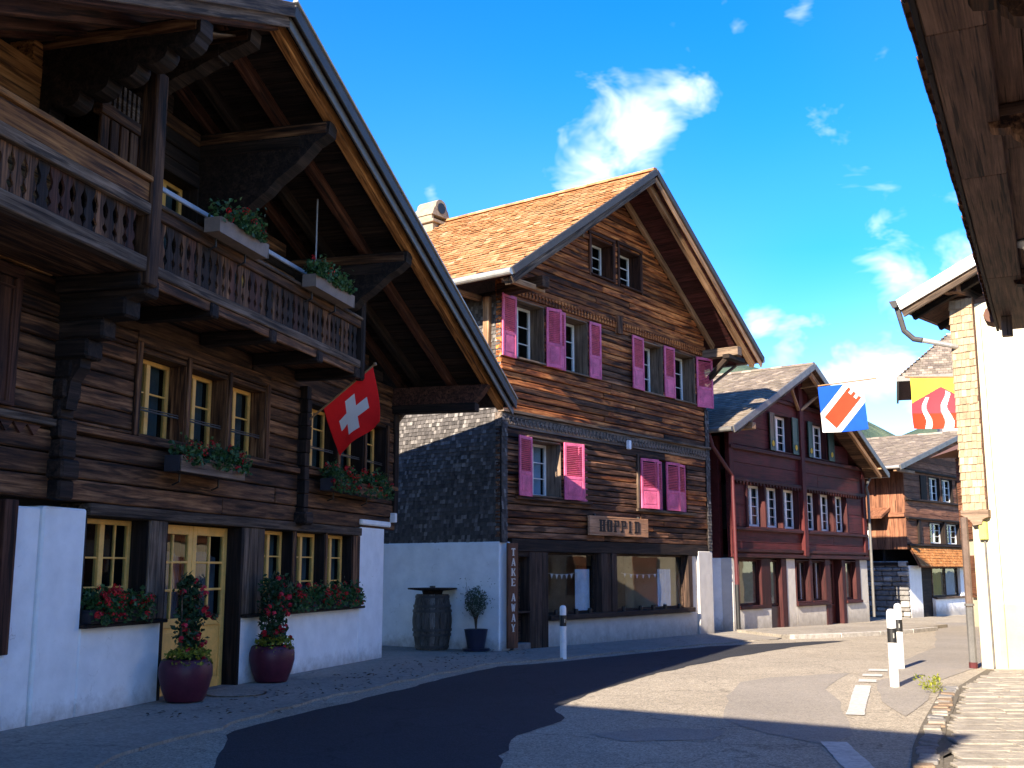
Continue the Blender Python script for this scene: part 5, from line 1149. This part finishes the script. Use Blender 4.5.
# ------------------------------------------------------------------ eave of the near right house
def eave_house():
    H = empty('overhang_house', 7.21, 13.17, 0, 206.2, 'white house at right edge whose wide brown plank eave reaches over the footpath', 'house')
    LEN = 11.0; Z = 4.62
    box_part('plaster_wall', H, .05, LEN, 0, .35, -.1, 5.0, P_WHITE); box_part('side_wall', H, LEN - .35, LEN, .352, 6, -.1, 5.0, P_WHITE); box_part('side_wall', H, .05, .4, .352, 6, -.1, 5.0, P_WHITE); box_part('rear_wall', H, .05, LEN, 6.0, 6.3, -.1, 5.0, P_WHITE)
    for u in (3.4, 5.8, 8.2): window(H, u, u + 1.1, 2.9, 4.1, .04, M_WFR, 2, 3, .07, jamb=W_JAMB, y_face=-.03); window(H, u, u + 1.1, .9, 2.2, .04, M_WFR, 2, 3, .07, jamb=W_JAMB, y_face=-.03)
    # wide eave planks, soffit boards
    k = 0
    for (a, b) in ((.0, 2.8), (2.805, 6.1), (6.105, 8.7), (8.705, LEN)): plank('eave_plank', H, a, b, -1.13, -.80, Z - .02, Z + .03, W_SOF2, .008)
    for a, b in ((.0, 4.1), (4.105, 8.2), (8.205, LEN)): plank('eave_strip', H, a, b, -1.165, -1.133, Z - .03, Z + .10, W_DARK2, .006)
    y = -.84
    for j, w in enumerate((.21, .20, .22, .205)):
        for (a, b) in ((.02, 2.4 + j * .5), (2.405 + j * .5, 6.3 + j * .3), (6.305 + j * .3, LEN)): plank('soffit_board', H, a, b, y + .003, y + w - .003, Z + .10, Z + .125, W_SOF2, .004)
        y += w
    plank('edge_batten', H, .0, LEN, -.865, -.83, Z + .032, Z + .098, W_DARK2)
    def console(u):
        prof = [(.05, Z + .095), (-1.14, Z + .095), (-1.16, Z + .02), (-1.10, Z - .10), (-1.0, Z - .12), (-.95, Z - .12), (-.93, Z - .17), (-.88, Z - .21)]
        for k, (yc, zc, rr) in enumerate(((-.78, Z - .215, .10), (-.56, Z - .26, .10), (-.34, Z - .31, .11))):
            prof += [(yc + rr * math.cos(R_(a)), zc - rr * .35 * (k % 1) + rr * .6 * math.sin(R_(a)) - .02) for a in (180, 225, 270, 315, 350)]
        prof += [(-.15, Z - .42), (.05, Z - .46)]
        prof = [(p * .78 if p < 0 else p, Z + .095 + (q - Z - .095) * .8) for p, q in prof]; g = G(); g.prism(prof, 'x', -.07, .07); o = g.build('console', W_DARK, H, loc=(u, 0, 0))
        plank('console_cap', o, -.082, .082, -.885, .0, Z + .01, Z + .09, W_SOF2)
    for u in (2.55, 7.15, 9.05, 10.8): console(u)
    plank('wall_strut', H, .75, .87, -1.08, -.96, Z - .26, Z - .025, W_JAMB)
    g = G(); g.lathe([(0, -.05), (.10, -.05), (.16, -.02), (.17, .0)], 24); lp = g.build('soffit_lamp', M_LAMP, H, loc=(3.62, -.66, Z + .095), smooth=False)
    g = G(); g.lathe([(.165, -.012), (.185, -.012), (.185, .01)], 24); g.build('rim', M_METAL, lp)
    # roof above
    slab('roof_plate', H, [(-.25, -1.18, Z + .16), (LEN, -1.18, Z + .16), (LEN, 3.2, Z + 2.06), (-.25, 3.2, Z + 2.06)], .05, W_SOF2); slab('roof_plate', H, [(-.25, 8.0, Z + .16), (LEN, 8.0, Z + .16), (LEN, 3.2, Z + 2.06), (-.25, 3.2, Z + 2.06)], .05, W_SOF2)
    tiles(H, 'roof_tiles', (-.28, -1.22, Z + .18), (1, 0, 0), (0, 4.5, 1.9), LEN + .28, 4.85, .20, .30, T_BRN, 101, .06, .03)
    tiles(H, 'roof_tiles', (-.28, 8.0, Z + .18), (1, 0, 0), (0, -4.8, 1.9), LEN + .28, 5.2, .22, .34, T_BRN, 102, .06, .03)
    g = G(); rr = random.Random(4)   # rounded tile noses along the far verge and the eave edge
    for i in range(15): t = i / 15; g.tube([(-.32, -1.2 + 4.5 * t, Z + .20 + 1.9 * t), (.0, -1.2 + 4.5 * t, Z + .20 + 1.9 * t)], .11, 8, t=rr.random())
    g.build('verge_tiles', T_BRN, H, kind='stuff')
    g = G(); g.prism([(0, 5.0), (6, 5.0), (3.0, 6.4)], 'x', .1, .3); g.prism([(0, 5.0), (6, 5.0), (3.0, 6.4)], 'x', LEN - .3, LEN - .1); g.build('gable_wall', P_WHITE, H)
eave_house()

# unseen house added beyond the cream one for its reflection in the windows opposite
def reflection_house():
    H = empty('reflection_house', 14.6, 36.0, -.15, 184.0, 'unseen pale house added beyond the cream one to be mirrored in the shop windows', 'house')
    box_part('wall', H, 0, 8.6, 0, 6, -.2, 5.4, P_CREAM)
    for k in range(14): plank('wall_board', H, 0, 8.6, -.06, -.01, 2.7 + k * .19, 2.88 + k * .19, W_FAR)
    for u, w in ((.8, 1.1), (3.0, .95), (5.2, 1.3), (7.1, 1.0)): box_part('shutter', H, u, u + w, -.08, -.02, .3 if w < 1 else .9, 2.2, W_FAR)
    g = G(); g.add([(-.3, -.8, 5.4), (8.9, -.8, 5.4), (8.9, 6.8, 5.4), (-.3, 6.8, 5.4), (-.3, 3, 7.2), (8.9, 3, 7.2)], [(0, 1, 5, 4), (2, 3, 4, 5), (0, 4, 3), (1, 2, 5), (0, 3, 2, 1)]); g.build('roof', T_BRN, H)
    for u in (1.0, 6.2):
        for z in (3.2,): window(H, u, u + 1.2, z, z + 1.4, -.05, M_WFR, 2, 3, .08)
reflection_house()

# house behind the viewer on the left: its eave throws the shade over the near road
def back_house():
    H = empty('neighbour_house', -3.50, -2.30, 0, -55.5, 'rendered house standing behind the viewer, casting shade on the near road', 'house')
    L_, D, Z = 9.5, 9.0, 7.75
    box_part('wall', H, .25, L_, .55, D, -.1, Z, P_WHITE)
    g = G(); g.add([(-.25, 0, Z + .2), (L_ + .4, 0, Z + .2), (L_ + .4, D + .5, Z + .2), (-.25, D + .5, Z + .2), (-.25, D / 2, Z + 1.35), (L_ + .4, D / 2, Z + 1.35)], [(0, 1, 5, 4), (2, 3, 4, 5), (0, 4, 3), (1, 2, 5), (0, 3, 2, 1)]); g.build('roof', T_BRN, H)
    for u in (1.2, 3.6, 6.0):
        for z in (1.0, 3.4, 5.6): window(H, u, u + 1.2, z, z + 1.4, .50, M_WFR, 2, 3, .08)
back_house()

# ------------------------------------------------------------------ flower boxes, pots, flags, posts
def blooms(pts, r, n=16, s=.026, rad=.045, seed=1, mat=None, par=None, name='flowers'):
    rng = random.Random(seed); g = G()
    for p in pts:
        c = Vector(p); t = rng.random(); q = rad * rng.uniform(.6, 1.25)
        for i in range(n):
            d = Vector((rng.gauss(0, 1), rng.gauss(0, 1), rng.gauss(0, 1) + .3)).normalized(); g.leaf(c + d * q * rng.uniform(.6, 1), s, rng, 1.15, t=min(1, max(0, t + rng.uniform(-.3, .3))), nrm=d)
    return g.build(name, mat, par, norm=False, kind='stuff')
def flower_box(u0, u1, y, z, h, depth, label, tm, nleaf, nfl, spread, seed, drop=.10, face=None, H=CH, leafm=LEAF, rise=.22):
    """trough against the chalet with geraniums spilling over"""
    rng = random.Random(seed); w = u1 - u0
    B = bpy.data.objects.new('flower_box', None); COL.objects.link(B); B.rotation_euler = H.rotation_euler; B.location = H.matrix_basis @ Vector(((u0 + u1) / 2, y, z)); tag(B, label, 'flower box', 'geranium boxes on the dark chalet')
    g = G(); t = .02; a = w / 2
    g.prism([(-depth * .42, 0), (depth * .42, 0), (depth * .5, h), (depth * .5 - t, h), (depth * .42 - t, t), (-depth * .42 + t, t), (-depth * .5 + t, h), (-depth * .5, h)], 'x', -a, a); g.box(-a - .012, -a, -depth * .48, depth * .48, 0, h, .003); g.box(a, a + .012, -depth * .48, depth * .48, 0, h, .003)
    tr_ = g.build('trough', tm, B)
    if face: plank('face_board', B, -a, a, -depth * .5 - .02, -depth * .5 - .002, 0, h, face, .004)
    box_part('soil', B, -a + .02, a - .02, -depth * .42, depth * .42, h * .6, h * .9, M_SOIL)
    g = G(); st = G()
    tufts = [(rng.uniform(-a, a), rng.uniform(-depth * .4, depth * .3), rng.uniform(.6, 1.0)) for _ in range(int(w * 12))]
    for i in range(nleaf):
        cx, cy, k = rng.choice(tufts); v = Vector((rng.gauss(0, 1), rng.gauss(0, 1), rng.gauss(0, 1))); v = v.normalized() * rng.random() ** .4 * .12
        hgt = h + .04 + abs(rng.gauss(0, .45)) * rise * k
        p = Vector((cx + v.x * 1.2, cy + v.y - .04, hgt + v.z * .6))
        if rng.random() < .28: p = Vector((cx + v.x, -depth * .5 - rng.uniform(.01, spread), h - rng.uniform(-.05, drop) + v.z * .3))
        g.leaf(p, rng.uniform(.045, .075), rng, 1.15)
    for (cx, cy, k) in tufts: st.tube([(cx, cy, h * .8), (cx + rng.uniform(-.06, .06), cy + rng.uniform(-.06, .03), h + rise * .6 * k)], .006, 5)
    g.build('leaves', leafm, B, norm=False, kind='stuff'); st.build('stems', LEAF_D, B, kind='stuff')
    pts = []
    for i in range(nfl):
        cx, cy, k = rng.choice(tufts); f = rng.random()
        pts.append((cx + rng.uniform(-.08, .08), -depth * .4 - rng.uniform(0, spread), h + rng.uniform(-drop * .7, rise * .85)) if f < .7 else (cx, cy, h + rise * rng.uniform(.7, 1.1)))
    blooms(pts, rng, 18, .034, .055, seed, PETAL, B)
    for x in (-a * .6, a * .6): g = G(); g.tube([(x, depth * .5 - .02, .02), (x, depth * .5 - .02, -.10), (x, depth * .5 + .08, -.14)], .014, 5); g.build('bracket', M_IRON, B)
    return B
flower_box(.80, 1.88, .02, 1.01, .15, .20, 'dark trough of bright red geraniums on the sill left of the yellow door', M_TROUGH, 900, 34, .14, 1, .14)
flower_box(4.95, 6.95, -.02, .98, .15, .20, 'long trough of red geraniums on the sill right of the yellow door', M_TROUGH, 1300, 30, .14, 2, .14)
flower_box(7.10, 8.35, -.02, .98, .15, .20, 'short trough of red geraniums beside the white corner pier', M_TROUGH, 800, 16, .14, 3, .14)
flower_box(2.02, 3.62, -.22, 2.80, .20, .22, 'taupe fronted geranium box below the three upper windows left of the flag', M_TROUGH, 1000, 22, .10, 4, .10, face=W_JAMB)
flower_box(6.55, 8.95, -.22, 2.88, .20, .22, 'wide geranium box below the windows behind the red flag', M_TROUGH, 1600, 34, .14, 5, .22, face=W_DARK)
flower_box(1.02, 2.20, -1.22, 5.48, .18, .22, 'taupe balcony trough with red geraniums hung nearer the carved corner post', M_TROUGHB, 800, 13, .06, 6, .02, rise=.26)
flower_box(3.62, 4.95, -1.22, 5.48, .18, .22, 'taupe balcony trough of mostly green leaves at the far balcony end', M_TROUGHB, 1000, 3, .06, 7, .02, rise=.26)

def big_pot(x, y, label, seed, s=1.0, lean=0):
    rng = random.Random(seed); z0 = .037
    B = empty('flower_pot', x, y, z0, 15, label, 'plant pot', 'burgundy pots by the yellow door')
    g = G(); g.lathe([(0, 0), (.22 * s, 0), (.235 * s, .02), (.29 * s, .16), (.325 * s, .30), (.325 * s, .40), (.30 * s, .48), (.275 * s, .50), (.255 * s, .50), (.25 * s, .46), (0, .46)], 36); g.build('pot', M_POT, B, smooth=True)
    g = G(); g.lathe([(0, .465), (.255 * s, .465)], 20); g.build('soil', M_SOIL, B)
    tr_ = G()
    for a in (-.12, .0, .12): tr_.tube([(a, 0, .45), (a * 1.1, .02, 1.35)], .008, 5)
    tr_.build('trellis', W_GREY, B)
    g = G(); pts = []; st = G()
    for k in range(9):
        a0 = rng.uniform(0, 6.28); p = Vector((rng.uniform(-.1, .1), rng.uniform(-.1, .1), .45)); line = [p.copy()]
        for i in range(9): p = p + Vector((rng.gauss(0, .035) - (p.x - lean * i * .01) * .08, rng.gauss(0, .03) - p.y * .1, .105)); line.append(p.copy())
        st.tube(line, .006, 5)
        for q in line:
            for j in range(12):
                v = Vector((rng.gauss(0, 1), rng.gauss(0, 1), rng.gauss(0, 1))).normalized() * rng.uniform(.02, .15); g.leaf(q + v * .9, rng.uniform(.06, .10), rng, 1.7)
            if rng.random() < .32: pts.append(q + Vector((rng.uniform(-.16, .16), -rng.uniform(.04, .16), rng.uniform(-.06, .06))))
    for k in range(5):   # loose side shoots
        q = Vector((rng.choice((-1, 1)) * .12, -.05, rng.uniform(.6, 1.1))); d = Vector((math.copysign(1, q.x), rng.uniform(-.6, .2), rng.uniform(-.4, .3))).normalized(); line = [q + d * (.07 * i) for i in range(5)]; st.tube(line, .004, 4)
        for l in line: 
            for j in range(4): g.leaf(l + Vector((rng.gauss(0, .03), rng.gauss(0, .03), rng.gauss(0, .03))), .07, rng, 1.8)
        pts.append(line[-1])
    g.build('leaves', LEAF_D, B, norm=False, kind='stuff'); st.build('stems', LEAF_D, B, kind='stuff'); blooms(pts, rng, 8, .055, .035, seed, PETALP, B)
    g = G()
    for i in range(800):
        a = rng.uniform(0, 6.28); q = rng.random() ** .6 * .30 * s; g.leaf((q * math.cos(a) * 1.05, q * math.sin(a) - .02, .50 + .11 * (1 - (q / .33) ** 2) + rng.gauss(0, .025) - (.07 if q > .27 else 0)), rng.uniform(.03, .05), rng, 1.3)
    g.build('ground_cover', LEAF_Y, B, norm=False, kind='stuff')
big_pot(-3.97, 13.78, 'burgundy glazed pot with climbing crimson flowers in front of the yellow door', 21, .98)
big_pot(-3.43, 16.15, 'burgundy glazed pot with climbing crimson flowers against the white wall right of the door', 22, .98, .4)

# potted shrub by the shop
def shrub():
    rng = random.Random(31); B = empty('potted_shrub', -.73, 22.85, gz(22.8) + .036, 37, 'small potted shrub in a dark navy pot beside the take away board', 'plant')
    g = G(); g.lathe([(0, .0), (.27, .0), (.28, .05), (.20, .05), (0, .05)], 28); g.build('saucer', M_NAVY, B, smooth=False)
    g = G(); g.lathe([(.0, .05), (.17, .05), (.235, .40), (.245, .43), (.22, .43), (.2, .38), (0, .38)], 28); g.build('pot', M_NAVY, B); g = G(); g.lathe([(0, .385), (.2, .385)], 16); g.build('soil', M_SOIL, B)
    st = G(); g = G()
    for k in range(9):
        a = rng.uniform(0, 6.28); l = rng.uniform(.4, .75); line = [Vector((0, 0, .38)), Vector((.03 * math.cos(a), .03 * math.sin(a), .62)), Vector((.16 * math.cos(a), .16 * math.sin(a), .62 + l * .5)), Vector((.22 * math.cos(a), .22 * math.sin(a), .62 + l))]; st.tube(line, [.014, .010, .006, .003], 5)
    for i in range(1100):
        v = Vector((rng.gauss(0, 1), rng.gauss(0, 1), rng.gauss(0, 1))).normalized() * rng.random() ** .45; g.leaf((v.x * .25, v.y * .25, .98 + v.z * .32), rng.uniform(.04, .07), rng, 2.8)
    for i in range(60): a = rng.uniform(0, 6.28); q = rng.uniform(.2, .42); g.leaf((q * math.cos(a), q * math.sin(a), .95 + rng.uniform(-.3, .5)), .05, rng, 3)
    st.build('branches', W_GREY, B); g.build('leaves', LEAF_O, B, norm=False, kind='stuff')
shrub()
# barrel table
def barrel():
    B = empty('barrel_table', -1.66, 23.36, gz(23.3) + .036, 37, 'weathered wooden barrel used as a table with round dark top in the alley', 'barrel')
    n = 22; prof = [(.33, .0), (.375, .25), (.41, .55), (.41, .62), (.375, .90), (.335, 1.12)]
    for k in range(n):
        a0, a1 = 2 * math.pi * (k + .04) / n, 2 * math.pi * (k + .96) / n; g = G(); V = []
        for r0, z in prof:
            for q in (r0, r0 - .03): V += [(q * math.cos(a0), q * math.sin(a0), z), (q * math.cos(a1), q * math.sin(a1), z)]
        F = []
        for i in range(len(prof) - 1):
            a, b = i * 4, i * 4 + 4; F += [(a, a + 1, b + 1, b), (a + 3, a + 2, b + 2, b + 3), (a + 2, a, b, b + 2), (a + 1, a + 3, b + 3, b + 1)]
        F += [(0, 2, 3, 1), (4 * len(prof) - 4, 4 * len(prof) - 3, 4 * len(prof) - 1, 4 * len(prof) - 2)]
        # stave stands along its own long axis
        V = [(z, y, -x) for x, y, z in V]; g.add(V, F); me_o = g.build('stave', W_BARR, B, mat4=Matrix(((0, 0, -1), (0, 1, 0), (1, 0, 0))).to_4x4())
    for z, r0 in ((.06, .348), (.30, .390), (.40, .402), (.78, .400), (.88, .386), (1.07, .350)):
        g = G(); g.lathe([(r0, z - .025), (r0 + .008, z - .025), (r0 + .008, z + .025), (r0, z + .025)], 36); g.build('hoop', M_METD, B)
    g = G(); g.lathe([(0, 1.09), (.32, 1.09)], 24); g.build('lid', W_BARR, B)
    g = G(); g.lathe([(.0, 1.12), (.20, 1.12), (.22, 1.19), (.51, 1.22), (.52, 1.235), (.51, 1.25), (0, 1.25)], 36); g.build('table_top', W_DARK2, B)
    g = G(); g.lathe([(0, 1.25), (.06, 1.25), (.06, 1.29), (0, 1.29)], 14); g.build('ashtray', M_METD, B)
barrel()
# steps in the alley
S = empty('stone_steps', -2.72, 25.3, gz(25.3), 37, 'grey stone steps at the back of the alley beside the white pier', 'steps')
for i in range(4): plank('step', S, -.55, .45, i * .32, 1.6, i * .17 - .1, i * .17 + .165, M_STONE, .02)

# reflector posts
def bollard(x, y, label, H_=1.0, ang=0, group='white marker posts'):
    B = empty('marker_post', x, y, gz(y), ang, label, 'post', group); r0 = .062
    g = G(); g.lathe([(r0, -.05), (r0, .60)], 24); g.build('shaft', M_WPAINT, B, smooth=True)
    g = G(); g.lathe([(r0 + .001, .60), (r0 + .001, .80)], 24); bd = g.build('black_band', M_BLACK, B, smooth=True)
    g = G(); g.lathe([(r0, .80), (r0, H_ - .08), (r0 * .95, H_ - .04), (r0 * .75, H_ - .012), (r0 * .4, H_), (0, H_ + .002)], 24); g.build('cap', M_WPAINT, B, smooth=True)
    for a in (-90, 90):
        g = G(); q = R_(a); g.box(-.009, .009, -.003, .003, .665, .735, .002); g.build('reflector', M_ZINC, bd, mat4=Matrix.Translation(((r0 + .003) * math.cos(q), (r0 + .003) * math.sin(q), 0)) @ Matrix.Rotation(q + math.pi / 2, 4, 'Z'))
bollard(.955, 21.05, 'white marker post with black band in front of the shop window', .98, 60)
bollard(5.31, 15.74, 'nearer of the two white marker posts by the right footpath', 1.06, 90)
bollard(6.46, 18.80, 'farther white marker post behind another by the right footpath', 1.06, 100)
# weeds
def weed(x, y, seed, n, label):
    rng = random.Random(seed); B = empty('weed', x, y, gz(y) + .01, 0, label, 'plant', 'weeds in the right pavement edge'); g = G(); st = G()
    for i in range(n):
        a = rng.uniform(0, 6.28); l = rng.uniform(.04, .18); p = Vector((l * math.cos(a), l * math.sin(a), rng.uniform(.02, .15))); st.tube([(0, 0, 0), p], .003, 4)
        for j in range(4): g.leaf(p + Vector((rng.gauss(0, .025), rng.gauss(0, .025), rng.gauss(0, .02))), rng.uniform(.03, .06), rng, 2)
    g.build('leaves', LEAF_Y, B, norm=False); st.build('stems', LEAF_Y, B)
weed(5.70, 15.55, 1, 16, 'yellow green weed tuft growing beside the nearer right marker post'); 
weed(5.55, 14.95, 3, 10, 'tiny weed in the gutter joint near the right marker posts')

# ---- flags
def cloth_flag(name, par, fn, n, m, matfn, mats):
    g = G(); V = [fn(i / n, j / m) for j in range(m + 1) for i in range(n + 1)]
    g.V = [tuple(v) for v in V]
    for j in range(m):
        for i in range(n):
            g.F.append([j * (n + 1) + i, j * (n + 1) + i + 1, (j + 1) * (n + 1) + i + 1, (j + 1) * (n + 1) + i]); g.T.append(.5); g.MI.append(matfn((i + .5) / n, (j + .5) / m))
    o = g.build(name, mats, par, norm=False, smooth=True); sm = o.modifiers.new('thickness', 'SOLIDIFY'); sm.thickness = .004; return o
def swiss():
    B = empty('red_flag', -4.929, 11.656, 0, 15, 'red flag with white cross hanging from a slanted pole on the dark chalet', 'flag')
    p0 = Vector((5.98, -.02, 3.86)); p1 = Vector((6.02, -1.24, 4.82)); B.location = B.matrix_basis @ p0; d = p1 - p0
    g = G(); g.tube([(0, 0, 0), d], .017, 8); g.lathe([(0, -.03), (.025, -.02), (.03, 0), (.02, .025), (0, .03)], 10, tuple(d)); g.build('pole', M_POLE, B)
    box_part('holder', B, -.05, .05, -.06, .02, -.08, .08, M_IRON)
    def fn(s, t):
        # s: along the hoist from low to high, t: from the pole outwards (hanging)
        h = d * (.30 + .67 * s)
        low = Vector((.70, .05, -.76)); hi = Vector((.45, .02, -.90)); f = low.lerp(hi, s); q = h + f * t * (1 - .06 * t)
        fold = math.sin(s * 7.0 + t * 2.0) * .055 * t + math.sin(s * 15 - t * 3) * .018 * t
        q += Vector((.25, -.9, .2)).normalized() * fold; q.x -= .10 * t * t * (s - .3)
        return q
    def mf(s, t):
        x, y = abs(s - .5), abs(t - .5); return 1 if (x < .10 and y < .32) or (y < .10 and x < .32) else 0
    cloth_flag('cloth', B, fn, 60, 60, mf, [M_FLAGR, M_FLAGW])
swiss()
def castle_flag():
    K = 1.079; B = empty('castle_flag', 6.30, 31.80, -.126, 39.0, 'blue and white flag with a red castle tower on a pole from the maroon gable', 'flag')
    B.location = B.matrix_basis @ Vector((4.45 * K, -.1, 7.02 * K))
    g = G(); g.tube([(0, .2, 0), (0, -2.55, .06)], .022, 8); g.build('pole', M_POLE, B)
    S_ = 1.50
    def fn(s, t): return Vector((.03 * math.sin(s * 5 + t * 3) * t + .10 * t, -.62 - S_ * s - .05 * t, .0 - .02 - S_ * .98 * t - .04 * math.sin(s * 3) * t))
    def mf(s, t):
        x, y = s, 1 - t              # 0..1, y up; white diagonal band from lower left to upper right
        a = (y - x) / 1.41421; b = (x + y - 1) / 1.41421
        if abs(a) > .30: return 0
        if abs(a) < .185 and -.42 < b < .34: return 2
        if .34 <= b < .43 and (abs(a) < .04 or .105 < abs(a) < .185): return 2
        if -.48 < b <= -.42 and abs(a) < .185: return 1
        return 1
    cloth_flag('cloth', B, fn, 84, 84, mf, [M_FLAGB, M_FLAGW, M_FLAGO])
castle_flag()
def mountain_flag():
    B = empty('mountain_flag', 8.72, 23.75, 5.77, 90, 'yellow flag with red mountain and white wavy stripes hanging by the cream house', 'flag')
    W_, Hh = 1.30, 1.12
    g = G(); g.tube([(-.10, 0, .0), (2.9, .0, .0)], .018, 8); g.build('pole', M_POLE, B)
    def fn(s, t): return Vector((W_ * s + .015 * math.sin(t * 6) + .03 * t, .05 * math.sin(s * 5 + .5) * (.3 + t) + .02 * math.sin(t * 4), -.02 - Hh * t))
    def mf(s, t):
        y = 1 - t; wv = .035 * math.sin(y * 11)
        peak = .50 + .33 * (1 - abs(s - .50) / .5)
        if y < peak - .03 and (abs(s - .25 - wv) < .045 * (1.25 - y) and y < .62 or abs(s - .57 - wv) < .06 * (1.3 - y) and y < .80): return 1
        if y < .30: return 2
        if y < peak: return 3
        return 0
    cloth_flag('cloth', B, fn, 84, 72, mf, [M_FLAGY, M_FLAGW, M_FLAGO, M_FLAGP])
mountain_flag()

# ---- small things in the shop window
def on_shop(u, y, z): return PH.matrix_basis @ Vector((u, y, z))
r = random.Random(77)
for i, u in enumerate((1.95, 2.30, 2.72, 3.28, 4.75, 5.55, 6.15, 6.75, 7.5)):
    B = bpy.data.objects.new('candle_jar', None); COL.objects.link(B); B.location = on_shop(u, -.045, .636); tag(B, ('%s small black candle jar from the left on the %s shop window sill' % (('first', 'second', 'third', 'fourth')[i], 'left') if i < 4 else '%s small black candle jar from the left on the %s shop window sill' % (('first', 'second', 'third', 'fourth', 'fifth')[i - 4], 'right')), 'jar', 'candle jars on the shop sill')
    g = G(); g.lathe([(0, 0), (.045, 0), (.05, .06), (.045, .11), (.035, .11), (.035, .02), (0, .02)], 14); g.build('jar', M_BLACK, B); g = G(); g.lathe([(0, .02), (.028, .02), (.028, .07), (0, .07)], 10); g.build('candle', M_FLAGW, B)
for k, (a, b, z, lab) in enumerate(((1.85, 3.25, 1.50, 'string of little white pennants behind the left shop pane'), (5.1, 7.2, 1.48, 'string of little white pennants behind the right shop pane'))):
    B = bpy.data.objects.new('bunting', None); COL.objects.link(B); B.location = on_shop((a + b) / 2, .215, z); B.rotation_euler = PH.rotation_euler; tag(B, lab, 'bunting')
    g = G(); w = (b - a) / 2; g.tube([(-w + 2 * w * i / 10, 0, .05 * ((i - 5) / 5) ** 2) for i in range(11)], .004, 4); g.build('string', M_FLAGW, B)
    for i in range(7): x = -w * .85 + i * w * .28; g = G(); zz = .05 * (x / w) ** 2 - .002; g.prism([(x - .05, zz), (x + .05, zz), (x, zz - .10)], 'y', -.003, .003); g.build('pennant', M_FLAGW, B)
